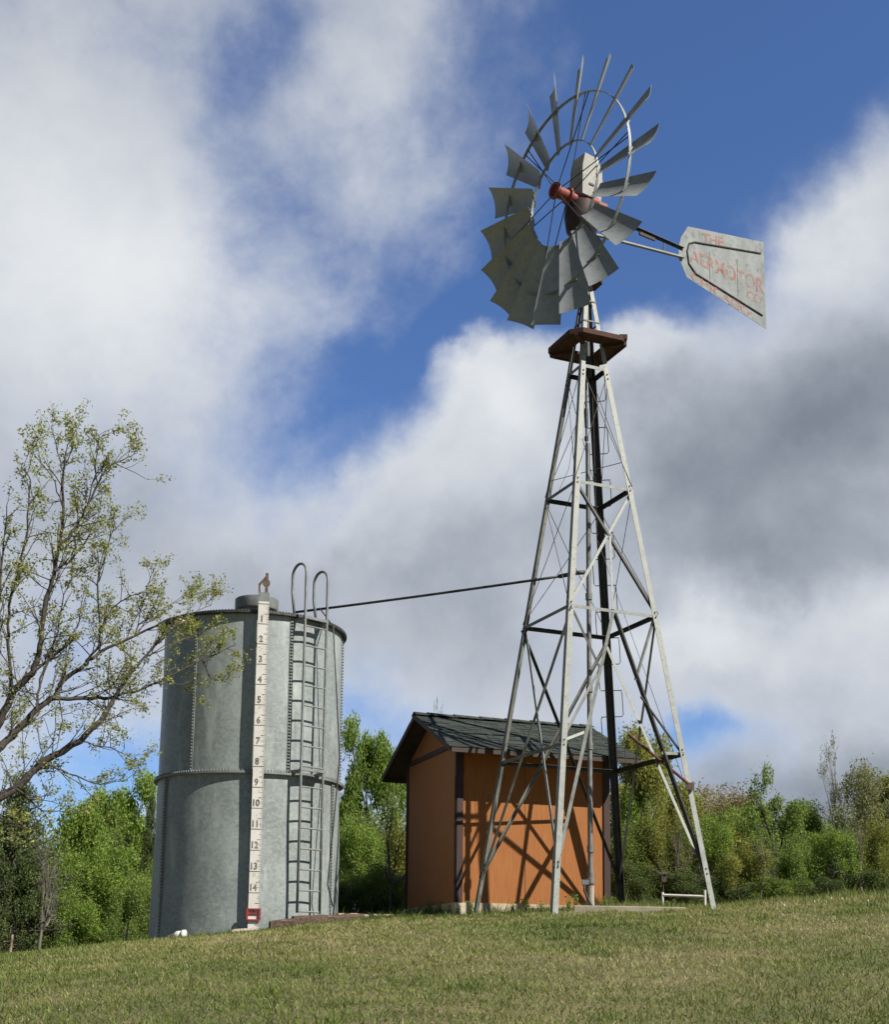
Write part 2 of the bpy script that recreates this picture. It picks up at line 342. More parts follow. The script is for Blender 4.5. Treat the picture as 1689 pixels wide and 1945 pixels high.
def text_verts(txt, size):
    cu = bpy.data.curves.new('lettering_curve', 'FONT'); cu.body = txt; cu.size = size; cu.align_x = 'CENTER'; cu.align_y = 'CENTER'; cu.offset = .030 * size; cu.resolution_u = 3
    ob = bpy.data.objects.new('lettering_curve', cu); COL.objects.link(ob)
    dg = bpy.context.evaluated_depsgraph_get(); dg.update(); me = bpy.data.meshes.new_from_object(ob.evaluated_get(dg))
    vs = [tuple(v.co) for v in me.vertices]; fs = [tuple(p.vertices) for p in me.polygons]
    bpy.data.objects.remove(ob); bpy.data.curves.remove(cu); bpy.data.meshes.remove(me); return vs, fs

# ------------------------------------------------------------------ terrain
def vnoise(x, y, s, seed=0):
    "vectorised value noise"
    x = x * s + seed * 17.3; y = y * s + seed * 9.1; xi = np.floor(x).astype(np.int64); yi = np.floor(y).astype(np.int64); fx = x - xi; fy = y - yi
    fx = fx * fx * (3 - 2 * fx); fy = fy * fy * (3 - 2 * fy)
    def h(a, b):
        n = (a * 374761393 + b * 668265263 + seed * 1442695) & 0x7fffffff; n = ((n ^ (n >> 13)) * 1274126177) & 0x7fffffff
        return (n & 0xffff) / 65535.0
    return (h(xi, yi) * (1 - fx) + h(xi + 1, yi) * fx) * (1 - fy) + (h(xi, yi + 1) * (1 - fx) + h(xi + 1, yi + 1) * fx) * fy

_ZX = [-40, -16, -11, -6.9, -4.44, -2.9, -1.67, -.6, .45, 1.68, 4.25, 6.9, 12, 20, 40]
_ZZ = [.2, 1.0, 1.35, 1.70, 2.02, 2.20, 2.37, 2.46, 2.49, 2.59, 2.68, 2.86, 3.05, 3.2, 3.3]
YC = 21.5
def G(x, y):
    x = np.asarray(x, float); y = np.asarray(y, float)
    zc = np.interp(x, _ZX, _ZZ); r = np.clip((zc - EYE) / (zc + .001), .0, .6); k = 2 - r
    t = np.clip(y, -30, YC) / YC
    z = zc * np.where(t > 0, k * t + (1 - k) * t * t, k * t * .4)
    e = np.clip(y - YC, 0, 12); z = z + .02 * e - .006 * e * e
    return z + .012 * np.sin(x * 1.7 + y * .6) * np.cos(y * 1.1 - x * .4) + .030 * (vnoise(x, y, 1.1, 7) - .5) + .022 * (vnoise(x, y, 3.7, 8) - .5)
def g(x, y): return float(G(x, y))
def build_ground():
    xs = np.unique(np.concatenate([-np.geomspace(14, 600, 14), np.arange(-14, 14.01, .14), np.geomspace(14, 600, 14)]))
    ys = np.unique(np.concatenate([-np.geomspace(5, 400, 10), np.arange(-5, 36.01, .14), np.geomspace(36, 900, 16)]))
    X, Y = np.meshgrid(xs, ys); Z = G(X, Y); v = np.c_[X.ravel(), Y.ravel(), Z.ravel()]
    nx = len(xs); i, j = np.meshgrid(np.arange(nx - 1), np.arange(len(ys) - 1)); a = (j * nx + i).ravel()
    tag(np_mesh('ground', v, np.c_[a, a + 1, a + nx + 1, a + nx], M['ground'], smooth=True), kind='structure')
build_ground()

def build_grass():
    rng = np.random.default_rng(5); P = []
    for (y0, y1, dens) in ((6.6, 9.5, 3400), (9.5, 13, 2600), (13, 17, 1900), (17, 21, 1500), (21, 25.5, 1100)):
        w = .36 * y1 + 2.2; n = int(2 * w * (y1 - y0) * dens); P.append(np.c_[rng.uniform(-w, w, n), rng.uniform(y0, y1, n)])
    P = np.concatenate(P); x, y = P[:, 0], P[:, 1]
    # keep the tank, the shed and the slab free of grass
    keep = ((x + 3.0) ** 2 + (y - 21.2) ** 2) > 1.40 ** 2
    ux, uy = math.sin(SH_AZ), math.cos(SH_AZ); a = (x - SH_C[0]) * ux + (y - SH_C[1]) * uy; b = -(x - SH_C[0]) * uy + (y - SH_C[1]) * ux
    keep &= ~((a > .0) & (a < SH_L) & (b > .0) & (b < SH_W)); P = P[keep]; x, y = P[:, 0], P[:, 1]; n = len(P)
    patch = .62 * vnoise(x, y, .45, 1) + .36 * vnoise(x, y, 1.3, 2) + .30 * vnoise(x, y, 4.2, 3) - .16
    side = np.clip((y - 17) / 5, 0, 1) * .28 + np.clip((-x - 1.0) / 5, 0, 1) * .22      # greener along the crest and down the left side
    dry = np.clip(patch * 1.25 - .12 - side, 0, 1)
    tint = np.clip(dry * .8 + rng.normal(.0, .17, n), 0, 1); pale = rng.random(n) < .02 + .05 * dry; tint = np.where(pale, rng.uniform(.85, 1, n), tint)
    tuft = vnoise(x, y, 2.6, 4) * vnoise(x, y, 7, 5)
    L = rng.uniform(.022, .055, n) * (1 + 1.1 * np.clip(tuft - .42, 0, 1) * 2.0) * (1 + 3.4 * np.clip((y - 19.4) / 2.2, 0, 1) * np.clip(vnoise(x, y, 1.6, 9) * 1.6 - .25, 0, 1) * np.clip((x + 4) / 4, .15, 1)) * (1 + np.clip(rng.normal(0, .25, n), 0, 2) * (rng.random(n) < .05) * 2.5)
    cen = np.c_[rng.uniform(-6, 8, 130), rng.uniform(7.5, 20, 130)]; rr = rng.uniform(.05, .17, 130)
    for (cx_, cy_), r_ in zip(cen, rr):            # tufts and weed patches
        q = ((x - cx_) ** 2 + (y - cy_) ** 2) < r_ * r_; L[q] *= rng.uniform(1.3, 2.3); tint[q] = np.clip(tint[q] * .35 + rng.uniform(-.1, .25), 0, 1)
    near = np.clip(1 - (np.hypot(x + 3.045, y - 21.2) - 1.42) / .28, 0, 1)
    a_ = (x - SH_C[0]) * ux + (y - SH_C[1]) * uy; b_ = -(x - SH_C[0]) * uy + (y - SH_C[1]) * ux
    near = np.maximum(near, np.clip(1 - np.maximum(np.maximum(-a_, a_ - SH_L), np.maximum(-b_, b_ - SH_W)) / .3, 0, 1))
    for fx_, fy_ in ((3.808, 19.004), (.458, 20.356), (1.438, 18.011), (2.3, 18.6), (3.1, 18.7)): near = np.maximum(near, np.clip(1 - np.hypot(x - fx_, y - fy_) / .28, 0, 1))
    L *= 1 + 1.5 * near * rng.uniform(.2, 1, n); tint = np.clip(tint - .2 * near, 0, 1)
    wd = rng.uniform(.0028, .0055, n) * (1 + np.clip(y - 9, 0, 14) * .055)
    th = rng.uniform(0, 2 * PI, n); lean = np.clip(rng.normal(.85, .40, n) + .25 * dry, .05, 1.5) * (1 - .35 * np.clip((y - 19) / 2, 0, 1)); la = rng.uniform(0, 2 * PI, n)
    z = G(x, y) - .004; b0 = np.c_[x, y, z]; s = np.c_[np.cos(th), np.sin(th), np.zeros(n)] * wd[:, None]
    tip = b0 + np.c_[np.cos(la) * np.sin(lean), np.sin(la) * np.sin(lean), np.cos(lean)] * L[:, None]
    v = np.stack([b0 - s, b0 + s, tip], 1).reshape(-1, 3)
    o = np_mesh('grass', v, np.arange(3 * n).reshape(n, 3), M['grass'], np.repeat(tint, 3)); tag(o, kind='stuff', label='short patchy mown grass, green and straw coloured, over the hill', cat='grass')

# ------------------------------------------------------------------ pump shed
SH_AZ = math.radians(71.09); SH_C = (.206, 20.755); SH_L = 2.542; SH_W = 2.540; SH_Z0 = 2.67
def build_shed():
    u = Vector((math.sin(SH_AZ), math.cos(SH_AZ), 0)); w = Vector((-math.cos(SH_AZ), math.sin(SH_AZ), 0)); C = Vector((SH_C[0], SH_C[1], 0)); K = Vector((0, 0, 1))
    P = lambda a, b, z: C + u * a + w * b + K * z
    L, W, z0 = SH_L, SH_W, SH_Z0; ov, gb = .523, .29; ze, zr = 4.96, 5.75; slope = (zr - ze) / (W / 2 + ov); zw = ze + slope * ov - .03
    root = thing('pump_shed', P(L / 2, W / 2, g(1, 21.5)), 'small orange-brown wooden pump shed with dark shingled gable roof behind the windmill tower', 'shed')
    t = .04
    f = MB(); f.hexa([P(-.02, -.02, 2.0), P(L + .02, -.02, 2.0), P(L + .02, W + .02, 2.0), P(-.02, W + .02, 2.0), P(-.02, -.02, z0), P(L + .02, -.02, z0), P(L + .02, W + .02, z0), P(-.02, W + .02, z0)]); f.build('foundation', M['cream'], root)
    for (a0, b0, a1, b1, nx, ny) in ((0, 0, L, 0, 0, 1), (0, W, L, W, 0, -1)):
        m = MB(); n = w * ny * t; m.hexa([P(a0, b0, z0), P(a1, b1, z0), P(a1, b1, z0) + n, P(a0, b0, z0) + n, P(a0, b0, zw), P(a1, b1, zw), P(a1, b1, zw) + n, P(a0, b0, zw) + n]); m.build('wall', M['siding'], root)
    for a0, sgn in ((0, 1), (L, -1)):
        m = MB(); poly = [P(a0, t + .002, z0), P(a0, W - t - .002, z0), P(a0, W - t - .002, zw - .02), P(a0, W / 2, zw + slope * W / 2 - .04), P(a0, t + .002, zw - .02)]; m.prism(poly, u * sgn * t); m.build('gable_wall', M['siding'], root)
        b = MB(); bx = a0 - sgn * .012
        b.box(P(bx, W / 2, zw - .05), u * .0125, w * (W / 2 - .06), K * .040); b.build('gable_beam', M['trim'], root)
    for a_ in (L * .44, L * .86):
        m = MB(); m.box(P(a_, -.0015, (z0 + zw) / 2), u * .003, w * .0015, K * ((zw - z0) / 2 - .02)); m.build('panel_joint', M['trim'], root)
    # corner trim boards, standing proud of the siding
    for (a, b) in ((0, 0), (L, 0), (0, W), (L, W)):
        sa = 1 if a == 0 else -1; sb = 1 if b == 0 else -1; m = MB()
        m.box(P(a + sa * .038, b - sb * .014, (z0 + zw) / 2 - .02), u * .050, w * .0125, K * ((zw - z0) / 2 - .02))
        m.box(P(a - sa * .014, b + sb * .020, (z0 + zw) / 2 - .02), u * .0125, w * .032, K * ((zw - z0) / 2 - .021)); m.build('corner_trim', M['trim'], root)
        if (a, b) == (0, 0):
            m2 = MB(); m2.box(P(-.032, .018, (z0 + zw) / 2 - .15), u * .006, w * .012, K * .82); m2.build('edge_strip', M['fascia'], root)
    # roof: deck, fascia, rafter tails, shingles
    d = MB()
    for sg in (0, 1):
        e0 = -ov if sg == 0 else W + ov
        a = [P(-gb, e0, ze), P(L + gb, e0, ze), P(L + gb, W / 2, zr), P(-gb, W / 2, zr)]
        d.hexa([p - K * .022 for p in a] + [p + K * .0 for p in a])
    roof = d.build('roof', M['fascia'], root)
    for e0, sg in ((-ov, -1), (W + ov, 1)):
        fa = MB(); fa.box(P(L / 2, e0 + sg * .012, ze - .035), u * (L / 2 + gb), w * .011, K * .048)
        fa.build('eave_fascia', M['fascia'], roof)
    for a0 in (-gb - .012, L + gb + .012):
        r = MB()
        for e0 in (-ov, W + ov):
            p, q = P(a0, e0, ze - .075), P(a0, W / 2, zr - .075); r.hexa([p - u * .011, p + u * .011, q + u * .011, q - u * .011, p - u * .011 + K * .085, p + u * .011 + K * .085, q + u * .011 + K * .085, q - u * .011 + K * .085])
        r.build('rake_board', M['trim'], roof)
    for k in range(7):
        a0 = .05 + k * (L - .1) / 6; r = MB(); p, q = P(a0, -ov + .004, ze - .07), P(a0, -.02, ze - .07 + slope * (ov - .02))
        r.hexa([p - u * .02, p + u * .02, q + u * .02, q - u * .02, p - u * .02 + K * .045, p + u * .02 + K * .045, q + u * .02 + K * .045, q - u * .02 + K * .045]); r.build('rafter_tail', M['cream'] if k in (1, 2, 3) else M['fascia'], roof)
    rng = random.Random(3)
    for sg in (0, 1):
        m = MB(); e0 = -ov - .03 if sg == 0 else W + ov + .03; run = W / 2 + ov + .03; nrow = 15; dirn = 1 if sg == 0 else -1; up = (w * dirn * 1 + K * slope).normalized(); nn = up.cross(u) * (-1 if up.cross(u).z < 0 else 1)
        base = P(-gb - .03, e0, ze - slope * .03 + .003); rowl = run * math.hypot(1, slope) / nrow; tot = L + 2 * gb + .06
        for r in range(nrow):
            a = -rng.random() * .25
            while a < tot:
                b = a + rng.choice((.10, .14, .18, .22, .27)); a1, b1 = max(a, 0), min(b, tot)
                if b1 - a1 > .015:
                    th = rng.choice((.006, .008, .011, .016)); ex = rng.uniform(-.014, .006) if r else 0
                    s0 = base + up * (r * rowl + ex); s1 = base + up * min((r + 1.25) * rowl, nrow * rowl)
                    q = [s0 + u * (a1 + .003), s0 + u * (b1 - .003), s1 + u * (b1 - .003), s1 + u * (a1 + .003)]; lift = nn * (.001 * (r % 2))
                    m.hexa([p + lift for p in q] + [q[0] + nn * th, q[1] + nn * th, q[2] + nn * .004 + lift, q[3] + nn * .004 + lift], rng.random())
                a = b
        m.build('shingles', M['shingle'], roof)
    cap = MB(); k = 0; tot = L + 2 * gb + .06
    for i in range(14):
        a0 = -gb - .03 + i * tot / 14; a1 = a0 + tot / 14 + .03; z = zr + .03 + .006 * (i % 2)
        for sg in (-1, 1):
            q0, q1 = P(a0, W / 2, z + .012), P(min(a1, L + gb + .03), W / 2, z + .006); dn = w * sg * .12 - K * (slope * .12)
            cap.hexa([q0, q1, q1 + dn, q0 + dn, q0 + K * .012, q1 + K * .008, q1 + dn + K * .008, q0 + dn + K * .012], rng.random())
    cap.build('ridge_cap', M['shingle'], roof)
build_shed()
build_grass()

# ------------------------------------------------------------------ windmill
TX, TY, TPHI = 2.1204, 19.68, -.38463
LV = {3: (1.3992, 4.741), 2: (1.0343, 6.7777), 1: (.6772, 8.74), 0: (.3247, 10.692)}
FOOT = {'R': (3.808, 19.004), 'B': (2.808, 21.349), 'L': (.458, 20.356), 'F': (1.438, 18.011)}
ORD = 'RBLF'
def tower_pt(leg, z):
    zs = [2.5, 4.741, 6.7777, 8.74, 10.692, 12.25]; hs = [1.8006, 1.3992, 1.0343, .6772, .3247, .060]; h = float(np.interp(z, zs, hs)); k = ORD.index(leg)
    return Vector((TX + h * math.cos(TPHI + k * PI / 2), TY + h * math.sin(TPHI + k * PI / 2), z))
def build_windmill():
    root = thing('windmill', (TX, TY, 2.55), 'tall steel lattice farm windmill with eighteen blades, standing before the orange shed', 'windmill')
    K = Vector((0, 0, 1))
    def nd(l, n): return tower_pt(l, LV[n][1])
    def todir(a, b): return (tower_pt(b, 6) - tower_pt(a, 6)).normalized()
    adj = {'F': ('R', 'L'), 'R': ('F', 'B'), 'B': ('R', 'L'), 'L': ('F', 'B')}; feet = {}
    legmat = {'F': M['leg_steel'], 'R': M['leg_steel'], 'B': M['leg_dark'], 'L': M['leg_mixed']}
    for l in ORD:
        f = FOOT[l]; zf = g(*f) - .06; d = tower_pt(l, 4) - tower_pt(l, 3)
        p0 = tower_pt(l, 2.5) + d * (zf - 2.5); feet[l] = p0; m = MB()
        a, b = adj[l]; w = .082 if l != 'B' else .095
        m.angle(p0, tower_pt(l, 10.692), todir(l, a), todir(l, b), w, .008); m.angle(tower_pt(l, 10.692), tower_pt(l, 12.2), todir(l, a), todir(l, b), .07, .008)
        if l == 'B': m.tube([p0, tower_pt(l, 10.692)], .045, 6)      # heavy double section on the ladder leg
        lab = {'F': 'front leg, bright grey angle iron', 'R': 'right leg, bright grey angle iron', 'B': 'far leg, black, carrying the step rods', 'L': 'left leg, mottled grey'}[l]
        lo = m.build('leg', legmat[l], root); lo['label'] = lab
        for zz in (3.05, 4.741, 6.7777, 8.74, 10.55):      # splice bolts
            for q in range(2):
                for dd in (todir(l, a), todir(l, b)):
                    c = tower_pt(l, zz + .07 * (q - .5)) + dd * .04; nrm = (tower_pt(l, zz) - Vector((TX, TY, zz))).normalized(); nrm = (nrm - dd * nrm.dot(dd)).normalized()
                    bm_ = MB(); bm_.tube([c - nrm * .012, c + nrm * .014], .012, 6); bm_.build('bolt', M['rust'], lo)
    def foot(l, z): return tower_pt(l, z)
    def girt(a, b, n, w=.05, ma='leg_steel', t=0., t1=1.):
        A, B = nd(a, n), nd(b, n); P_, Q_ = A.lerp(B, t), A.lerp(B, t1); inw = Vector((TX, TY, A.z)) - (A + B) / 2
        m = MB(); m.angle(P_ + inw * .012, Q_ + inw * .012, -K, inw, w, .006); return m.build('girt', M[ma], root)
    for n in (0, 1, 2):
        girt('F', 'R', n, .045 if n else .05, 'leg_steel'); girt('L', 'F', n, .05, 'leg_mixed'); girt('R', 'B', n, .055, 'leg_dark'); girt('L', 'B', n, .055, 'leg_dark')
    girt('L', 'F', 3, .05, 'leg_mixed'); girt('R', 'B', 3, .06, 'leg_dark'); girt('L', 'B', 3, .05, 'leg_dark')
    def brace(A, B, w=.042, ma='leg_steel', off=.0):
        inw = (Vector((TX, TY, 0)) - Vector(((A.x + B.x) / 2, (A.y + B.y) / 2, 0))).normalized(); A = A + inw * (.02 + off); B = B + inw * (.02 + off)
        d = (B - A).normalized(); sd_ = d.cross(inw).normalized(); m = MB(); m.angle(A, B, sd_, inw, w, .006); return m.build('brace', M[ma], root)
    # front face: crossed angle braces, a hanger, then an inverted V down to the feet
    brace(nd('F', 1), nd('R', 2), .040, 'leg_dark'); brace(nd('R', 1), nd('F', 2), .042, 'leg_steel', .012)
    mid = nd('F', 2).lerp(nd('R', 2), .49); fl = foot('F', 3.02); fr = foot('R', 2.98)
    bl = brace(mid + Vector((-.02, 0, -.03)), fl, .046, 'leg_steel'); br = brace(mid + Vector((.06, 0, -.05)), fr, .050, 'leg_dark', .010)
    x12 = (nd('F', 1).lerp(nd('R', 2), .42)); hb = MB(); hb.bar(x12, mid, .035, .006, todir('F', 'R').cross(K)); hb.build('hanger', M['leg_steel'], root)
    jl = mid.lerp(fl, .25); jr = mid.lerp(fr, .27); kl = mid.lerp(fl, .50); kr = mid.lerp(fr, .54)
    brace(nd('F', 2), jl, .034, 'leg_steel', .02); brace(nd('F', 3), jl, .034, 'leg_steel', .02); brace(nd('R', 2), jr, .034, 'leg_steel', .02); brace(nd('R', 3), mid.lerp(fr, .33), .034, 'leg_dark', .02)
    brace(nd('F', 3), kl, .040, 'leg_steel', .02); brace(nd('R', 3), kr, .040, 'leg_steel', .02)
    # the other faces: long crosses from the second girt to the feet
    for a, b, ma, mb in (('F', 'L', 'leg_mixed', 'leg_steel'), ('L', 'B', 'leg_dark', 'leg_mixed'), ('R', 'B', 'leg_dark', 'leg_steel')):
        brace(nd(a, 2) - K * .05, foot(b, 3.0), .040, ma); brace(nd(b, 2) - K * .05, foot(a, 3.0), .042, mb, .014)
    faces = (('F', 'R'), ('R', 'B'), ('B', 'L'), ('L', 'F'))
    for a, b in faces:
        for n, n2 in ((0, 1), (1, 2)):
            if n == 1 and (a, b) == ('F', 'R'): continue
            for p, q in ((a, b), (b, a)):
                m = MB(); A, B = nd(p, n) - K * .05, nd(q, n2) + K * .03; m.tube([A, A.lerp(B, .5) + Vector((0, 0, -.01)), B], .0055, 5); m.build('tie_rod', M['wire'], root)
    # serpentine step rods on the far leg
    s = MB(); dr = Vector((1, -.18, 0)).normalized(); z = 4.75; side = 1; pts = []
    while z < 10.5:
        c = tower_pt('B', z) + Vector((0, -.05, 0)); c2 = tower_pt('B', z + .40) + Vector((0, -.05, 0)); o_ = dr * (.17 * side); pts += [c - o_ * 1.0, c + o_ * .85, c + o_ + K * .03, c2 + o_ - K * .03, c2 + o_ * .85]; z += .40; side *= -1
    s.tube(pts, .0075, 6); s.build('step_rod', M['wire'], root)
    # platform: cut-corner square ring of rusty planks
    def octo(r, cut, z, cz=0): 
        out = []
        for k in range(4):
            a = TPHI + k * PI / 2; d = Vector((math.cos(a), math.sin(a), 0)); s_ = Vector((-math.sin(a), math.cos(a), 0)); out += [Vector((TX, TY, z)) + d * (r - cut) - s_ * cut, Vector((TX, TY, z)) + d * (r - cut) + s_ * cut]
        return out
    zp = 11.07; m = MB(); o1, i1 = octo(.68, .10, zp), octo(.30, .05, zp); n8 = 8; vs = o1 + i1 + [p + K * .045 for p in o1] + [p + K * .045 for p in i1]; fs = []
    for i in range(8):
        j = (i + 1) % 8; fs += [(i, j, 8 + j, 8 + i), (16 + j, 16 + i, 24 + i, 24 + j), (j, i, 16 + i, 16 + j), (8 + i, 8 + j, 24 + j, 24 + i)]
    m.add(vs, fs); pl = m.build('platform', M['rust_wood'], root)
    rim = MB()
    for i in range(8):
        rim.bar(o1[i] + K * .022, o1[(i + 1) % 8] + K * .022, .03, .075)
    rim.build('platform_rim', M['rust_wood'], pl)
    jb = MB(); c = tower_pt('R', zp) + (tower_pt('R', zp) - Vector((TX, TY, zp))).normalized() * .30; jb.box(c + K * .07, (.06, 0, 0), (0, .07, 0), (0, 0, .035)); jb.build('platform_block', M['rust_wood'], pl)
    for l in ORD:
        bm2 = MB()
        A = tower_pt(l, zp - .02); B = tower_pt(l, zp - .02) + (A - Vector((TX, TY, A.z))).normalized() * .33; bm2.bar(A, B, .06, .05); bm2.build('platform_bearer', M['rust_wood'], pl)
    cap = MB(); cp = octo(.30, .07, 12.12); cap.prism(cp, K * .05); cap.build('cap_plate', M['rust_wood'], root)
    for zz in (11.45, 11.8):
        for a, b in faces:
            m = MB(); m.bar(tower_pt(a, zz), tower_pt(b, zz), .02, .02); m.build('top_tie', M['leg_mixed'], root)
    # mast pipe, furl gear and pump rod
    m = MB(); m.tube([(TX, TY, 10.6), (TX, TY, 13.2)], .055, 12); m.lathe((TX, TY, 0), [(.0, 12.17), (.12, 12.17), (.13, 12.3), (.09, 12.42), (.075, 12.9), (0, 12.9)], 16); m.build('mast_pipe', M['dark_steel'], root, 'auto')
    m = MB(); m.tube([(TX - .02, TY, 8.75), (TX - .02, TY, 11.3)], .016, 8)
    for zz in (9.62, 10.86, 10.98, 11.12): m.lathe((TX - .02, TY, zz), [(.0, -.03), (.032, -.03), (.032, .03), (0, .03)], 10)
    m.lathe((TX - .02, TY, 9.95), [(.0, -.16), (.026, -.15), (.03, 0), (.026, .15), (0, .16)], 10)
    m.build('pump_rod', M['dark_steel'], root, 'auto')
    m = MB(); m.tube([(TX + .05, TY - .02, 11.3), (TX + .12, TY - .1, 8), tower_pt('R', 4.4) + Vector((-.10, .05, 0))], .004, 5); m.tube([(TX - .04, TY, 10.7), (TX - .3, TY - .1, 9.1), (TX - .45, TY - .12, 8.74)], .004, 5); m.build('furl_wire', M['wire'], root)
    gb = MB(); A = tower_pt('L', 9.02); B = tower_pt('R', 9.18); gb.tube([A, Vector((TX, TY, 9.1)), B], .006, 5); gb.build('guide_rod', M['wire'], root)
    # furl lever on the right leg
    A = at(1309, 1489, 19.05); B = at(1201, 1400, 19.35); lv = MB(); lv.tube([A, B], .021, 8); lv.tube([B, B + (B - A) / np.linalg.norm(B - A) * .06], .028, 8); lvo = lv.build('furl_lever', M['lever_paint'], root); lvo['label'] = 'red furl lever pipe clamped to the right leg'
    cl = MB(); cl.box(A + np.array([.02, .02, -.03]), (.055, 0, 0), (0, .03, 0), (0, 0, .05)); cl.build('clamp', M['rust'], lvo)
    # ---- head: gear case, hub, hood
    AZ = math.radians(56.0); n = Vector((math.sin(AZ), math.cos(AZ), 0)); et = Vector((math.cos(AZ), -math.sin(AZ), 0)); ax = Vector((TX, TY, 0)); ZH = 13.475
    H = lambda a, s_, z: ax + n * a + et * s_ + K * z
    gc = MB(); gc.lathe(H(-.10, 0, 13.22), [(0, -.36), (.16, -.35), (.24, -.24), (.27, -.02), (.25, .16), (.15, .24), (0, .25)], 20); gc.box(H(.02, 0, 13.28), n * .24, et * .15, K * .12); gc.lathe(H(0, 0, 12.95), [(.07, -.1), (.10, -.1), (.12, .0), (.16, .1), (0, .1)], 16); gco = gc.build('gear_case', M['grease'], root, 'auto')
    rc = MB(); rc.lathe(H(-.22, -.02, ZH + .02), [(0, 0), (.10, 0), (.10, .10), (.125, .11), (.125, .17), (.095, .18), (.095, .34), (.115, .35), (.115, .42), (.08, .43), (.08, .56), (0, .56)], 18, n)
    rc.lathe(H(-.05, .13, ZH - .04), [(0, 0), (.09, 0), (.09, .14), (.065, .15), (.065, .32), (0, .32)], 14, n); rc.box(H(.04, .09, ZH - .10), n * .20, et * .11, K * .05); rc.build('red_casting', M['red_paint'], gco, 'auto')
    hd = MB(); prof = [(-.20, 13.52), (.17, 13.50), (.21, 13.75), (.20, 14.02), (.12, 14.20), (-.14, 14.22), (-.19, 14.0)]
    hd.prism([H(a, -.15, z) for a, z in prof], et * .30); hdo = hd.build('hood', M['hood'], root); hl = MB(); hl.box(H(-.02, .157, 13.72), n * .05, et * .006, K * .016); hl.build('hood_latch', M['dark_steel'], hdo)
    # ---- wheel (own axes: x = et, y = n, z = up)
    C = Vector((1.747, 19.426, 13.475)); wm = MB()
    wm.lathe((0, 0, 0), [(0, -.15), (.080, -.15), (.090, -.20), (.125, -.20), (.132, -.18), (.132, -.155), (.098, -.14), (.090, .05), (.09, .06), (.13, .065), (.13, .10), (.08, .11), (.07, .42), (0, .42)], 24, (0, 1, 0))
    hub = wm.build('wheel_hub', M['red_paint'], root, 'auto', local=True); hub['label'] = 'red hub of the wind wheel'
    hub.matrix_local = Matrix.Translation(C - root.location) @ Matrix(((et.x, n.x, 0, 0), (et.y, n.y, 0, 0), (0, 0, 1, 0), (0, 0, 0, 1)))
    Rr, Ri, Rt = 1.5227, .8036, 2.0254; PH = math.radians(157.4); BE = math.radians(30.4)
    rings = []
    for r_, hw in ((Rr, .024), (Ri, .020)):
        m = MB(); m.lathe((0, 0, 0), [(r_ - .006, -hw), (r_ + .006, -hw), (r_ + .006, hw), (r_ - .006, hw)], 96, (0, 1, 0), (1, 0, 0), True)
        for k in range(18):
            t = PH + k * PI / 9; er = Vector((math.cos(t), 0, math.sin(t))); tt = Vector((-math.sin(t), 0, math.cos(t))); ch = tt * math.cos(BE) + Vector((0, 1, 0)) * math.sin(BE)
            m.box(er * (r_ + .002), er * .016, ch * (.075 if r_ > 1 else .05), ch.cross(er) * .008)
            if r_ > 1: m.box(er * (r_ + .002) + ch.cross(er) * .02, er * .006, ch * .03, ch.cross(er) * .03)
        m.build('wheel_rim', M['dark_steel'] if False else M['galv'], hub, local=True)
    # one blade along +x, then 18 copies turned about the axle
    bl = MB(); nr, nc = 9, 9; y1 = Vector((0, 1, 0)); tt = Vector((0, 0, 1)); ch = tt * math.cos(BE) + y1 * math.sin(BE); nn = -tt * math.sin(BE) + y1 * math.cos(BE); vs = []
    for side in (0, 1):
        for i in range(nr):
            f = i / (nr - 1); r_ = .80 + (Rt - .80) * f; cw = .285 + (.500 - .285) * f; sag = .026 + .020 * f
            for j in range(nc):
                q = j / (nc - 1) * 2 - 1; rr_ = r_ - (.02 * f) * (1 - q * q)
                vs.append(Vector((rr_, 0, 0)) + ch * (q * cw / 2) + nn * (sag * (1 - q * q) - sag * .45 + side * .003))
    fs = []; N = nr * nc
    for i in range(nr - 1):
        for j in range(nc - 1):
            a = i * nc + j; fs += [(a, a + 1, a + nc + 1, a + nc), (N + a, N + a + nc, N + a + nc + 1, N + a + 1)]
    edge = [j for j in range(nc)] + [i * nc + nc - 1 for i in range(1, nr)] + [(nr - 1) * nc + j for j in range(nc - 2, -1, -1)] + [i * nc for i in range(nr - 2, 0, -1)]
    for i in range(len(edge)): a, b = edge[i], edge[(i + 1) % len(edge)]; fs.append((b, a, N + a, N + b))
    bl.add(vs, fs); b0 = bl.build('blade', M['galv'], hub, 'auto', local=True)
    for k in range(18):
        o = b0 if k == 0 else b0.copy()
        if k: COL.objects.link(o); o.parent = hub
        o.rotation_euler = (0, -(PH + k * PI / 9), 0)
    # spokes: six pairs of rods
    for k in range(6):
        t = math.radians(8) + k * PI / 3; d = Vector((math.cos(t), 0, math.sin(t)))
        for yy, dt in ((-.14, -.055), (.08, .055)):
            e = Vector((math.cos(t + dt * .5), 0, math.sin(t + dt * .5))) * (Rr - .01); m = MB(); m.tube([d * .09 + y1 * yy, e], .0085, 6); m.build('spoke', M['dark_steel'], hub, local=True)
    # ---- tail: two boom bars, strut, vane with ribs and faded lettering
    S = .82; T = lambda a, z: ax + n * (a * S) + K * (z * S + EYE)
    tb = MB(); tb.angle(T(.05, 13.86), T(2.50, 14.15), K, et, .055, .008); tbo = tb.build('tail_boom', M['leg_steel'], root)
    t2 = MB(); t2.angle(T(.10, 14.43), T(2.50, 14.38), -K, et, .045, .008); t2.build('tail_boom', M['dark_steel'], root)
    t3 = MB(); t3.bar(T(2.0, 14.10), T(2.0, 14.38), .03, .012, et); t3.build('boom_strut', M['dark_steel'], root)
    t4 = MB(); t4.bar(T(1.35, 14.33), T(1.75, 14.33), .03, .06); t4.build('furl_spring', M['grease'], root)
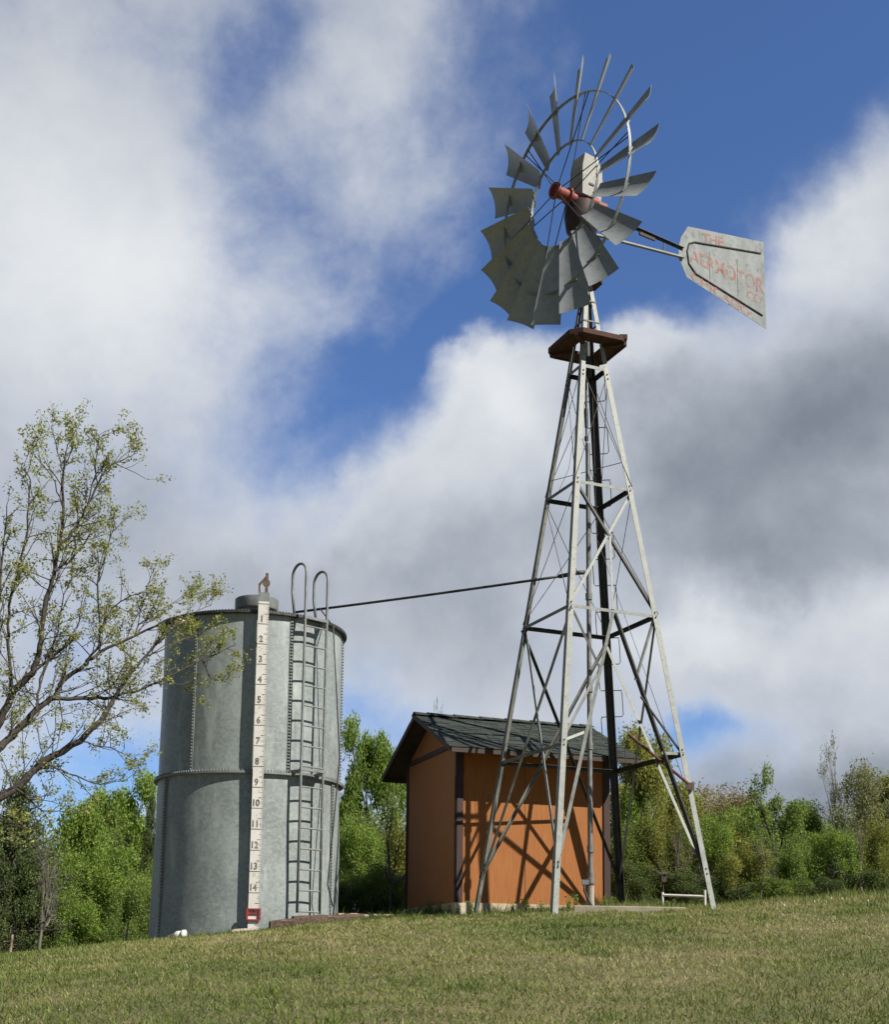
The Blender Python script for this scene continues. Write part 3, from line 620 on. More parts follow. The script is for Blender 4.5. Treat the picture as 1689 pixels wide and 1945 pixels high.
    vp = [(2.66, 14.91), (4.85, 15.285), (4.865, 13.335), (2.60, 13.79), (2.40, 14.13), (2.39, 14.36), (2.46, 14.60)]
    vm = MB(); vm.prism([T(a, z) - et * .004 for a, z in vp], et * .006); vane = vm.build('tail_vane', M['vane'], root)
    # raised ribs on the camera side
    fs_ = et * -.004 if False else et * .0
    cs = 1 if (Vector((0, 0, EYE)) - T(3.5, 14.3)).dot(et) > 0 else -1
    face = et * (cs * .0075) if cs > 0 else et * -.0065
    rib = MB(); up = [T(4.75, 14.995), T(2.83, 14.62), T(2.68, 14.54), T(2.62, 14.36), T(2.66, 14.10), T(2.84, 13.94), T(4.75, 13.60)]
    rib.tube([p + face for p in up], .016, 8); rib.build('vane_rib', M['black_paint'], vane, True)
    seam = MB()
    for a in (3.25, 4.05): seam.bar(T(a, 13.95 - (a - 3.25) * .15) + face * 1.05, T(a, 14.55 + (a - 3.25) * .12) + face * 1.05, .006, .002, et)
    seam.build('sheet_seam', M['leg_mixed'], vane)
    def lettering(txt, size, a, z, sx=1.0, shear=0.0, grow=0.0):
        vs, fs = text_verts(txt, size); m = MB(); wd = max(abs(p[0]) for p in vs)
        hdir = n; out = []
        for (x_, y_, _) in vs:
            k = 1 + grow * x_ / wd; out.append(T(a, z) + hdir * (x_ * sx) + K * (y_ * k + shear * x_ * sx) + face * 1.0 + et * (.002 * cs))
        m.add(out, fs); m.build('lettering', M['letter'], vane)
    lettering('AERMOTOR', .34, 3.76, 14.27, .94, -.02, .10); lettering('THE', .26, 3.36, 14.83, 1.05, .17); lettering('CHICAGO', .22, 3.55, 13.70, 1.35, -.20); lettering('CO', .25, 4.52, 13.93, .95)
    return root
build_windmill()

# ------------------------------------------------------------------ well pipe, discharge pipe, slab
def build_well():
    zg = g(TX, TY); px, py = TX, TY
    root = thing('well_pipe', (px, py, zg), 'grey standpipe with clamp and pale foot rising from the well inside the windmill tower', 'pipe')
    m = MB(); top = at(1113, 843, 19.68); m.tube([(px, py, zg + .30), (px, py, top[2])], .036, 14)
    for zz in (3.4, 4.9, 5.75, 7.15): m.lathe((px, py, zz), [(0, -.05), (.05, -.05), (.05, .05), (0, .05)], 14)
    m.build('riser', M['pipe'], root, 'auto')
    c = MB(); c.lathe((px, py, 0), [(0, zg + .40), (.056, zg + .40), (.060, zg + .42), (.060, zg + .47), (.046, zg + .48), (.046, zg + .58), (0, zg + .58)], 16); c.box((px - .08, py - .02, zg + .42), (.05, 0, 0), (0, .03, 0), (0, 0, .035)); c.build('clamp', M['pipe'], root, 'auto')
    f = MB(); f.tube([(px, py, zg - .05), (px, py, zg + .37)], .052, 14); f.build('casing', M['tan_pipe'], root)
    h = MB(); h.tube([(px - .09, py - .03, zg + .42), (px - .10, py - .05, zg + .30), (px - .02, py - .09, zg + .12), (px + .07, py - .10, zg - .02)], .017, 8); h.build('hose', M['black_paint'], root, True)
    # discharge pipe to the tank
    a = at(1112, 1087, 19.68); b = at(560, 1163, 21.45); pr = thing('discharge_pipe', (px, py, a[2]), 'long dark pipe running level from the windmill standpipe over to the tank top', 'pipe')
    m = MB(); m.tube([a, a + np.array([-.12, .0, -.01]), at(1062, 1095, 19.75)], .032, 10); m.build('elbow', M['dark_steel'], pr, True)
    m = MB(); q = at(1062, 1095, 19.75); pts = [q * (1 - t) + b * t + np.array([0, 0, -.012 * math.sin(PI * t)]) for t in np.linspace(0, 1, 14)]; m.tube(pts, .020, 10); m.build('pipe_run', M['dark_steel'], pr, True)
    # slab
    zs = 2.545; fx = at(1090, 1720, 18.75); gx = at(1303, 1720, 18.95); sl = MB(); e = np.array([.36, 2.6, 0])
    q = [np.array([fx[0], fx[1], zs - .35]), np.array([gx[0], gx[1], zs - .35]), np.array([gx[0], gx[1], zs - .35]) + e, np.array([fx[0], fx[1], zs - .35]) + e]
    sl.hexa(q + [p + np.array([0, 0, .35]) for p in q]); o = sl.build('concrete_slab', M['concrete'], None, loc=(fx[0], fx[1], zs - .35)); tag(o, 'low tan concrete slab edge in the grass under the windmill tower', 'slab')
    bv = o.modifiers.new('edge_wear', 'BEVEL'); bv.width = .015; bv.segments = 2
build_well()

# ------------------------------------------------------------------ water tank
def build_tank():
    cx, cy, R = -3.045, 21.2, 1.405; zt, zm, zb = 6.90, 4.48, 1.75
    root = thing('water_tank', (cx, cy, g(cx, cy)), 'tall round bolted galvanised steel water tank with ladder and depth gauge', 'water tank')
    K = Vector((0, 0, 1)); dirn = lambda a: Vector((math.sin(a), -math.cos(a), 0))      # a = 0 faces the camera, + to the right
    C = Vector((cx, cy, 0))
    def shell(name, z0, z1, r0, r1, wob):
        m = MB(); nz, na = 10, 144; vs = []
        for i in range(nz + 1):
            f = i / nz; z = z0 + (z1 - z0) * f
            for k in range(na):
                a = 2 * PI * k / na; r = r0 + (r1 - r0) * f + wob * math.sin(3 * a + 2.2 * z + 1) * math.sin(PI * f) + .5 * wob * math.sin(7 * a - 3 * z); vs.append(C + dirn(a) * r + K * z)
        fs = [(i * na + k, i * na + (k + 1) % na, (i + 1) * na + (k + 1) % na, (i + 1) * na + k) for i in range(nz) for k in range(na)]
        m.add(vs, fs); return m.build(name, M['tank'], root, True)
    up = shell('upper_shell', zm, zt, R - .008, R - .012, .003); lo = shell('lower_shell', zb, zm, R + .035, R, .006)
    m = MB(); m.lathe(C, [(R + .06, zt - .03), (R + .06, zt + .012), (R - .03, zt + .012), (0, zt + .16)], 96); m.lathe(C, [(R - .02, zt - .03), (R + .06, zt - .03)], 96); m.build('roof', M['dark_steel'], root, 'auto')
    def bolts(m, pts, nrm, r=.013, h=.022):
        for p, q in zip(pts, nrm): m.tube([p, p + q * h], r, 6)
    for zz, hw, top in ((zt - .012, .012, True), (zm, .016, False)):
        m = MB(); m.lathe(C, [(R - .005, zz - hw), (R + .062, zz - hw), (R + .062, zz + hw), (R - .005, zz + hw)], 120)
        for k in range(190):
            a = 2 * PI * k / 190; p = C + dirn(a) * (R + .04) + K * (zz + hw); m.tube([p, p + K * .026], .012, 6)
        m.build('seam_flange', M['dark_steel'] if top else M['rail_grey'], root, 'auto')
    for z0, z1, angs, par, rr in ((zm + .03, zt - .05, (-30, 31.5, 91, -91, 151, 211), up, R - .01), (zb, zm - .03, (10.5, -52, 70, 130, 190, 250), lo, R + .018)):
        for a in angs:
            a = math.radians(a); d = dirn(a); t = Vector((d.y, -d.x, 0)); m = MB(); c = C + d * (rr + .004)
            m.box(c + K * ((z0 + z1) / 2), d * .007, t * .026, K * ((z1 - z0) / 2)); nb = int((z1 - z0) / .047)
            for i in range(nb):
                p = c + d * .006 + K * (z0 + .03 + i * .047); m.tube([p, p + d * .022], .0145, 6)
            m.build('bolted_seam', M['rail_grey'], par)
    h = MB(); hc = Vector((cx + .02, cy, 0)); z0 = zt + .14; h.lathe(hc, [(.29, z0), (.29, z0 + .24), (.335, z0 + .24), (.345, z0 + .26), (.345, z0 + .41), (.33, z0 + .425), (0, z0 + .44)], 40); h.build('hatch', M['rail_grey'], root, 'auto')
    o_ = MB(); a = math.radians(-36); d = dirn(a); p = C + d * (R - .02) + K * (zt - .16); q = Vector((-.42, -.62, .10)).normalized(); o_.tube([p, p + q * .26], .036, 12); oo = o_.build('overflow_pipe', M['white'], root, True)
    oc = MB(); oc.tube([p + q * .26, p + q * .30], .037, 12); oc.build('pipe_end', M['rust'], oo); of = MB(); of.lathe(p - d * .0, [(.04, .0), (.075, .0), (.075, .03), (.04, .03)], 20, d); of.build('collar', M['dark_steel'], oo)
    # ---- depth gauge board
    ga = math.radians(8.5); gd = dirn(ga); gt = Vector((-gd.y, gd.x, 0)); x0 = Vector((-2.705, 19.68, 0)); zl = lambda k: 4.699 - .3045 * (k - 7.5); gz0, gz1 = 2.16, 7.02
    gm = MB(); gm.box(x0 + K * ((gz0 + gz1) / 2), gt * .078, gd * .012, K * ((gz1 - gz0) / 2)); gb = gm.build('gauge_board', M['board_white'], root)
    br = MB()
    for zz in (2.6, 4.4, 6.5): br.bar(x0 - gd * .012 + K * zz, x0 - gd * .16 + K * zz, .04, .02)
    br.build('gauge_bracket', M['rail_grey'], gb)
    mk = MB(); fc = x0 + gd * .0135
    for k in range(0, 16):
        for i in range(12):
            z = zl(k) - i * .3045 / 12
            if not (gz0 + .03 < z < gz1 - .03): continue
            if i == 0: L_, th = .155, .010
            elif i == 6: L_, th = .062, .008
            elif i == 3 or i == 9: L_, th = .035, .005
            else: L_, th = .022, .003
            mk.box(fc + gt * (.078 - L_ / 2) + K * z, gt * L_ / 2, gd * .0015, K * th / 2)
    mk.build('scale_marks', M['numeral'], gb)
    for k in range(1, 15):
        vs, fs = text_verts(str(k), .135); m = MB(); m.add([fc + gt * (x_ * .85 - .022) + K * (y_ + zl(k) + .072) + gd * .0018 for x_, y_, _ in vs], fs); m.build('numeral', M['numeral'], gb)
    ri = MB(); zc_ = (at(490, 1737, 19.66))[2]
    for s in (-1, 1): ri.box(x0 + gd * .03 + gt * (s * .090) + K * zc_, gt * .0115, gd * .018, K * .086); ri.box(x0 + gd * .03 + K * (zc_ + s * .077), gt * .078, gd * .017, K * .009)
    ri.box(x0 + gd * .026 + K * (zc_ + .012), gt * .078, gd * .008, K * .006); rio = ri.build('level_indicator', M['red'], gb); rio['label'] = 'red sliding level indicator frame near the foot of the gauge'
    vs, fs = text_verts('15', .075); m = MB(); m.add([fc + gt * (x_ - .02) + K * (y_ + zc_ + .043) + gd * .0022 for x_, y_, _ in vs], fs); m.build('numeral', M['red'], gb)
    pb = MB(); tz = gz1; pb.box(x0 + K * (tz + .07), gt * .078, gd * .010, K * .07); pb.build('head_plate', M['rail_grey'], gb)
    pu = MB(); c = x0 - gd * .05; pu.bar(c - gt * .06 + K * (tz + .0), c - gt * .075 + K * (tz + .28), .03, .03, gd); pu.bar(c - gt * .075 + K * (tz + .27), c + gt * .03 + K * (tz + .40), .03, .03, gd); pu.bar(c + gt * .03 + K * (tz + .05), c + gt * .035 + K * (tz + .45), .045, .04, gd)
    pu.lathe(c + gt * .03 + K * (tz + .30) - gd * .03, [(0, 0), (.055, 0), (.045, .02), (.055, .05), (0, .05)], 14, gd); pu.lathe(c - gt * .0 + K * (tz + .12) - gd * .03, [(0, 0), (.035, 0), (.035, .05), (0, .05)], 12, gd); pu.build('pulley_bracket', M['rust'], gb)
    # ---- ladder
    la = math.radians(43); ld = dirn(la); lt = Vector((-ld.y, ld.x, 0)); so = R + .19; hw = .205; lc = C + ld * so; lz0, lz1 = 2.45, 6.95
    ladder = None
    for s in (-1, 1):
        b = lc + lt * (hw * s); m = MB(); top = 7.50 + (.04 if s < 0 else 0); pts = [b + K * lz0, b + K * 4.4, b + K * top]
        for k in range(1, 12): a = PI * k / 12; pts.append(b + K * (top + .17 * math.sin(a)) - ld * (.17 * (1 - math.cos(a))))
        pts += [b - ld * .34 + K * top, b - ld * .34 + K * (top - .25), b - ld * .27 + K * (zt + .02)]
        m.tube(pts, .021, 8)
        if ladder is None: ladder = m.build('ladder', M['rail_grey'], root, True)
        else: m.build('rail', M['rail_grey'], ladder, True)
    for k in range(15):
        z = 6.72 - k * .3035
        m = MB(); m.tube([lc - lt * hw + K * z, lc + lt * hw + K * z], .013, 8); m.build('rung', M['rail_grey'], ladder)
    for zz in (6.82, 4.52):
        m = MB()
        for s in (-1, 1): m.bar(lc + lt * (hw * s) + K * zz, C + ld * (R - .01) + lt * (hw * 1.15 * s) + K * zz, .05, .05)
        m.bar(lc - lt * (hw * 1.1) + K * (zz + .03), lc + lt * (hw * 1.1) + K * (zz + .03), .04, .04); m.build('ladder_bracket', M['rail_grey'], ladder)
    hs = MB(); hp = [at(607, 1155, 20.7), at(633, 1190, 20.15), at(640, 1330, 20.2), at(645, 1440, 20.25), at(634, 1560, 20.2), at(622, 1680, 20.15), at(632, 1722, 20.2)]; hs.tube(hp, .011, 6); hs.build('hose', M['dark_steel'], root, True)
build_tank()

# ------------------------------------------------------------------ small things on the ground
def log(name, x0, y0, x1, y1, D0, D1, w, h, m, label):
    a, b = at(x0, y0, D0), at(x1, y1, D1); a[2] = min(a[2], g(a[0], a[1]) + h * .9); b[2] = min(b[2], g(b[0], b[1]) + h * .9); A, B = V(a), V(b); rng = random.Random(int(x0)); mb = MB(); pts = []; n = 9; d = (B - A).normalized(); sd_ = d.cross(Vector((0, 0, 1))).normalized(); vs = []
    for i in range(n):
        p = A.lerp(B, i / (n - 1)); 
        for (s, t) in ((-1, -.9), (-.8, .5), (-.4, 1), (.5, 1), (.9, .5), (1, -.9)): vs.append(p + sd_ * (s * w / 2 * rng.uniform(.85, 1.12)) + Vector((0, 0, t * h / 2 * rng.uniform(.82, 1.12) - h * .25)))
    fs = [(i * 6 + k, i * 6 + (k + 1) % 6, (i + 1) * 6 + (k + 1) % 6, (i + 1) * 6 + k) for i in range(n - 1) for k in range(6)] + [tuple(range(5, -1, -1)), tuple((n - 1) * 6 + k for k in range(6))]
    mb.add(vs, fs); o = mb.build(name, m, None, loc=(A + B) / 2); tag(o, label, 'timber')
log('landscape_timber', 556, 1736, 690, 1740, 19.75, 20.3, .15, .15, M['timber'], 'thick dark rotting landscape timber at the foot of the tank ladder')
log('landscape_timber', 640, 1735, 768, 1741, 20.6, 21.3, .14, .12, M['timber_pale'], 'thin pale timber lying between the tank ladder and the shed')
log('landscape_timber', 512, 1750, 562, 1747, 19.45, 19.6, .13, .11, M['timber'], 'short brown timber stub in the grass just right of the gauge foot')
log('gauge_footing', 440, 1769, 486, 1766, 19.5, 19.55, .16, .10, M['stone'], 'flat pale stone under the foot of the gauge board')
def small_things():
    p = at(342, 1776, 19.75); m = MB(); m.tube([p + np.array([-.10, .02, -.06]), p + np.array([-.03, .0, .0]), p + np.array([.045, -.02, .0])], .062, 14); m.lathe(p + np.array([.03, -.02, 0]), [(0, 0), (.075, 0), (.075, .05), (0, .05)], 14, (1, -.2, 0))
    root = thing('drain_pipe', p, 'white pipe end with brown coupling lying against the left foot of the tank', 'pipe'); m.build('pipe_end', M['white'], root, True); m = MB(); m.tube([p + np.array([-.16, .04, -.07]), p + np.array([-.09, .02, -.05])], .072, 12); m.build('coupling', M['rust'], root)
    # white pipe rail on the crest
    a, b = at(1259.5, 1718, 22.3), at(1340, 1716, 22.1); r0 = thing('pipe_rail', (a[0], a[1], g(a[0], a[1])), 'low white pipe hitching rail on two posts near the right tower leg', 'rail')
    for q, ty in ((a, 1695), (b, 1690)): m = MB(); t = at(1300, ty, q[1])[2]; m.tube([(q[0], q[1], g(q[0], q[1]) - .1), (q[0], q[1], t)], .021, 10); m.build('post', M['white'], r0)
    m = MB(); za, zb = at(1259, 1700, a[1])[2], at(1340, 1703, b[1])[2]; m.tube([(a[0], a[1], za), (b[0], b[1], zb)], .022, 10); m.build('crossbar', M['white'], r0)
    # nest box on a thin pole
    c = at(1260, 1668, 23.0); r1 = thing('birdhouse', (c[0], c[1], g(c[0], c[1])), 'small dark birdhouse on a thin pole behind the white pipe rail', 'birdhouse')
    m = MB(); m.tube([(c[0], c[1], g(c[0], c[1]) - .1), (c[0], c[1], c[2] - .05)], .013, 8); m.build('pole', M['leg_dark'], r1)
    m = MB(); m.box(c, (.045, .01, 0), (-.01, .05, 0), (0, 0, .06)); bx = m.build('box', M['bark'], r1); m = MB(); m.prism([V(c) + Vector((-.07, -.07, .062)), V(c) + Vector((.07, -.07, .062)), V(c) + Vector((.07, .07, .085)), V(c) + Vector((-.07, .07, .085))], (0, 0, .014)); m.build('roof', M['bark'], bx); m = MB(); m.lathe(V(c) + Vector((0, -.055, .015)), [(0, 0), (.014, 0), (.014, .004), (0, .004)], 12, (0, -1, 0)); m.build('entrance_hole', M['black_paint'], bx)
    # stakes on the left
    for (x, y0, y1, D, lab, w) in ((19, 1818, 1775, 21.0, 'leaning pale wooden stake at the left edge of the thicket', .022), (239, 1790, 1752, 21.9, 'thin pale stake among the bushes just left of the tank', .016)):
        b, t = at(x - 3, y0, D), at(x + 4, y1, D); b[2] = g(b[0], b[1]) - .05; m = MB(); m.tube([b, (b + t) / 2 + np.array([.006, 0, 0]), t], [w, w * .95, w * .8], 7); o = m.build('wooden_stake', M['timber_pale'], None, loc=b); tag(o, lab, 'stake')
small_things()

# ------------------------------------------------------------------ vegetation
def seg_mesh(segs, n=5):
    "tapered twig segments (p0, p1, r0, r1) -> vertex and face arrays"
    S = np.array([list(a) + list(b) + [r0, r1] for a, b, r0, r1 in segs]); p0, p1 = S[:, 0:3], S[:, 3:6]; d = p1 - p0; d /= np.linalg.norm(d, axis=1, keepdims=True) + 1e-9
    ref = np.where(np.abs(d[:, 2:3]) > .9, np.array([[1., 0, 0]]), np.array([[0, 0, 1.]])); u = np.cross(d, ref); u /= np.linalg.norm(u, axis=1, keepdims=True); w = np.cross(d, u); vs = []
    for p, r in ((p0 - d * S[:, 6:7] * .3, S[:, 6:7]), (p1, S[:, 7:8])):
        for k in range(n): a = 2 * PI * k / n; vs.append(p + (u * math.cos(a) + w * math.sin(a)) * r)
    v = np.stack(vs, 1); m = len(S); base = (np.arange(m) * 2 * n)[:, None]; f = []
    for k in range(n): f.append(np.concatenate([base + k, base + (k + 1) % n, base + n + (k + 1) % n, base + n + k], 1))
    return v.reshape(-1, 3), np.stack(f, 1).reshape(-1, 4)
def leaf_mesh(c, size, rng, tint, flat=.0, asp=.5, droop=None):
    n = len(c); a = rng.normal(size=(n, 3)); a /= np.linalg.norm(a, axis=1, keepdims=True)
    if flat: a[:, 2] *= (1 - flat); a /= np.linalg.norm(a, axis=1, keepdims=True)
    b = np.cross(a, rng.normal(size=(n, 3))); b /= np.linalg.norm(b, axis=1, keepdims=True); s = size[:, None]
    v = np.stack([c - a * s * .5, c + b * s * asp * .5, c + a * s * .5, c - b * s * asp * .5], 1).reshape(-1, 3)
    return v, np.arange(4 * n).reshape(n, 4), np.repeat(tint, 4)

def grow(rng, kind):
    "skeleton in a unit-height tree: returns segments and twig tips"
    segs, tips = [], []
    P = dict(open=(5, 3, .60, .62), broad=(5, 3, .62, .55), bush=(4, 3, .66, .75), sparse=(5, 3, .66, .50), bare=(6, 3, .70, .62), cedar=(0, 0, 0, 0), wispy=(5, 2, .70, .35))[kind]
    depth, nb, ratio, spread = P
    def rec(p, d, L, r, lv):
        q = p
        ns = 2 if lv < depth else 3
        for i in range(ns):
            d = d + rng.normal(size=3) * .16; d[2] += .05 if kind != 'bare' else .0; d /= np.linalg.norm(d); q2 = q + d * L / ns; r2 = r * (1 - .3 / ns); segs.append((q, q2, r, r2)); q, r = q2, r2
            if lv >= depth - 1: tips.append(q)
        if lv >= depth: tips.append(q); return
        for k in range(nb if lv else nb + 2):
            e = d + rng.normal(size=3) * (spread if lv or kind != 'open' else 1.1); e[2] += .12; e /= np.linalg.norm(e); rec(q, e, L * ratio * rng.uniform(.75, 1.2), r * .62, lv + 1)
    if kind == 'cedar':
        segs.append((np.zeros(3), np.array([0, 0, 1.]), .035, .006))
        for i in range(150):
            z = rng.uniform(.04, .98); a = rng.uniform(0, 2 * PI); L = (.34 * (1 - z) ** .75 + .03) * rng.uniform(.6, 1.15); q = np.array([math.cos(a) * L, math.sin(a) * L, z + L * rng.uniform(.0, .5)]); segs.append((np.array([0, 0, z]), q, .008, .003))
            for t in (.35, .55, .75, .9, 1): tips.append(np.array([0, 0, z]) * (1 - t) + q * t + rng.normal(size=3) * .015)
    elif kind == 'bush':
        for k in range(6):
            a = rng.uniform(0, 2 * PI); d = np.array([math.cos(a) * .75, math.sin(a) * .75, .75]); rec(np.array([math.cos(a), math.sin(a), 0]) * .05, d / np.linalg.norm(d), .30, .014, 1)
    elif kind == 'open': rec(np.zeros(3), np.array([.05, 0, 1.]), .62, .030, 0)
    else: rec(np.zeros(3), np.array([0, 0, 1.]), .30, .034, 0)
    tips = np.array(tips); S = [(a, b, r0, r1) for a, b, r0, r1 in segs]
    top = tips[:, 2].max(); wid = np.percentile(np.hypot(tips[:, 0], tips[:, 1]), 97); sc = np.array([.5 / wid, .5 / wid, 1 / top])
    S = [(a * sc, b * sc, r0, r1) for a, b, r0, r1 in S]; return S, tips * sc

PROTO = {}
def proto(key, kind, seed, nleaf, lsize, lmat, bark, spread, asp=.55, clumps=120):
    "unit prototypes: width 1, height 1; the leaf size is given for a tree that will be about 3 m"
    rng = np.random.default_rng(seed); S, tips = grow(rng, kind); v, f = seg_mesh(S, 5)
    tr = bpy.data.meshes.new('trunk')
    o = np_mesh('trunk', v, f, M[bark], smooth=True); tm = o.data; bpy.data.objects.remove(o); lm_ = None
    if nleaf:
        K_ = min(len(tips), clumps); pick = rng.choice(len(tips), K_, replace=False); cen = tips[pick]; rad = spread * rng.uniform(.7, 1.5, K_); cl = rng.normal(.5, .24, K_)
        pr = rad ** 2; idx = rng.choice(K_, nleaf, p=pr / pr.sum()); dv = rng.normal(size=(nleaf, 3)); dv /= np.linalg.norm(dv, axis=1, keepdims=True); dv *= rng.uniform(.55, 1.08, nleaf)[:, None] * np.array([1, 1, .95]); c = cen[idx] + dv * rad[idx][:, None]
        loose = rng.random(nleaf) < .16; c[loose] = tips[rng.integers(0, len(tips), loose.sum())] + rng.normal(size=(loose.sum(), 3)) * spread * .6; c[:, 2] = np.maximum(c[:, 2], .01)
        tint = np.clip(cl[idx] * .85 + rng.normal(.06, .15, nleaf), 0, 1); size = rng.uniform(.6, 1.25, nleaf) * lsize
        lv, lf, lt = leaf_mesh(c, size, rng, tint, .15, asp); o = np_mesh('crown', lv, lf, M[lmat], lt); lm_ = o.data; bpy.data.objects.remove(o)
    PROTO[key] = (tm, lm_)
proto('bright_tree', 'broad', 11, 26000, .0230, 'lf_bright', 'bark', .075, clumps=95)
proto('bright_tree2', 'broad', 15, 23000, .0230, 'lf_bright', 'bark', .085, clumps=75)
proto('mid_tree', 'broad', 12, 24000, .0218, 'lf_mid', 'bark', .080, clumps=80)
proto('olive_tree', 'broad', 13, 20000, .0215, 'lf_olive', 'bark_grey', .070, clumps=90)
proto('tan_tree', 'sparse', 14, 15000, .0165, 'lf_tan', 'bark_grey', .060, clumps=110)
proto('grey_tree', 'sparse', 16, 13000, .0165, 'lf_grey', 'bark_grey', .050, clumps=110)
proto('open_tree', 'open', 22, 12000, .0220, 'lf_mid', 'bark', .055, clumps=75)
proto('bare_tree', 'bare', 17, 0, 0, 'lf_grey', 'bark_grey', 0)
proto('spire_tree', 'sparse', 27, 2200, .016, 'lf_grey', 'bark_grey', .030, clumps=150)
proto('cedar', 'cedar', 18, 30000, .0190, 'lf_dark', 'bark', .035, .4, clumps=420)
proto('bush_mid', 'bush', 19, 22000, .0256, 'lf_mid', 'bark', .100, clumps=60)
proto('bush_green', 'bush', 29, 20000, .0250, 'lf_mid', 'bark', .120, clumps=42)
proto('bush_bright', 'bush', 20, 20000, .0256, 'lf_bright', 'bark', .105, clumps=55)
proto('bush_olive', 'bush', 21, 20000, .0250, 'lf_olive', 'bark_grey', .095, clumps=60)
proto('bush_dark', 'bush', 23, 22000, .0250, 'lf_dark', 'bark', .105, clumps=60)
proto('wisp', 'wispy', 24, 420, .03, 'lf_grey', 'bark_grey', .02)

def plant(name, key, px, D, top_py, wpx, rz, label, cat='tree', group=None, sink=.1, tilt=0.):
    "stand a plant D metres ahead; photo survey gives its place, height and width"
    base = at(px, 1740, D); x, y = base[0], base[1]; z = g(x, y) - sink; h = at(px, top_py, D)[2] - z; w = wpx / 2635.0 * D * 1.06
    r = thing(name, (x, y, z), label, cat, group); tm, lm_ = PROTO[key]
    for nm, me in (('trunk' if key[:4] != 'bush' else 'stem', tm), ('crown' if key[:4] != 'bush' else 'foliage', lm_)):
        if me is None: continue
        o = bpy.data.objects.new(nm, me); COL.objects.link(o); o.parent = r; o.scale = (w, w, h); o.rotation_euler = (tilt, 0, rz)
    return r
TREES = [
    ('cedar_tree', 'cedar', 20, 29.0, 1478, 210, .3, 'dark green cedar at the left edge below the budding limbs', 'tree'),
    ('cedar_tree', 'cedar', -60, 28.0, 1500, 200, 1.3, 'dark cedar half outside the left edge of the photo', 'tree'),
    ('leafy_tree', 'bright_tree', 205, 37, 1482, 210, .7, 'bright green leafy tree standing highest between the cedar and the tank', 'tree'),
    ('cedar_tree', 'cedar', 280, 34.0, 1515, 66, 2.0, 'narrow dark evergreen close against the left side of the tank', 'tree'),
    ('leafy_tree', 'bright_tree2', 130, 33.5, 1545, 170, 2.7, 'yellow-green bushy tree in the middle of the left thicket', 'tree'),
    ('leafy_tree', 'bright_tree', 702, 30, 1381, 150, 3.6, 'tall bright green tree between the tank and the shed', 'tree'),
    ('dead_tree', 'bare_tree', 738, 24.0, 1490, 120, .4, 'small grey leafless tree with a bare trunk left of the shed', 'tree'),
    ('sapling', 'wisp', 822, 27, 1322, 34, .0, 'thin sapling tip poking up above the shed roof ridge', 'tree'),
    ('leafy_tree', 'olive_tree', 1195, 27, 1385, 190, 1.1, 'olive-green tree rising directly behind the right end of the shed roof', 'tree'),
    ('budding_tree', 'tan_tree', 1335, 31, 1480, 260, 2.2, 'tan budding tree behind the right tower leg', 'tree'),
    ('leafy_tree', 'open_tree', 1483, 25.6, 1464, 165, .9, 'mid-green open-crowned tree standing alone above the right thicket', 'tree'),
    ('budding_tree', 'grey_tree', 1612, 26.0, 1432, 235, 5.3, 'broad grey-green budding tree near the right edge', 'tree'),
    ('budding_tree', 'spire_tree', 1597, 27.5, 1388, 100, 2.4, 'nearly bare grey treetop rising as a spire above the broad budding tree', 'tree'),
    ('dead_tree', 'bare_tree', 1585, 26.2, 1500, 150, 2.4, 'grey leafless tree tangled in front of the broad budding tree', 'tree'),
    ('leafy_tree', 'olive_tree', 1270, 29, 1478, 200, 3.1, 'yellowish green tree between the black tower leg and the right leg', 'tree'),
    ('leafy_tree', 'bright_tree2', 1225, 26.5, 1462, 130, 5.0, 'rounded yellow-green tree just right of the black tower leg', 'tree'),
    ('leafy_tree', 'mid_tree', 1405, 27.5, 1545, 150, 2.9, 'low rounded dark green tree between the right tower leg and the open tree', 'tree'),
    ('leafy_tree', 'mid_tree', 1548, 27.5, 1535, 140, .8, 'rounded mid-green tree below and left of the bare spire', 'tree'),
    ('leafy_tree', 'olive_tree', 1672, 26.6, 1470, 140, 1.7, 'olive-green tree just right of the broad grey-green budding tree', 'tree'),
    ('leafy_tree', 'mid_tree', 1715, 28, 1500, 170, 4.1, 'dark green tree cut off by the right edge of the photo', 'tree'),
]
TREES += [('dead_bush', 'bare_tree', px, D, top, w, rz, lab, 'bush') for px, D, top, w, rz, lab in (
    (1292, 24.0, 1552, 120, .3, 'grey twiggy dead bush showing between the black leg and the right leg of the tower'), (1448, 23.9, 1575, 100, 1.9, 'grey twiggy dead bush in the thicket below the open-crowned tree'),
    (1640, 23.9, 1540, 120, 4.0, 'grey twiggy dead bush in front of the olive tree at the right edge'), (78, 27.5, 1560, 110, 2.2, 'grey twiggy dead bush between the dark cedar and the bright left thicket'))]
for t in TREES: plant(*t)
GB = 'bushes of the thicket behind the hill crest'
rng = random.Random(8)
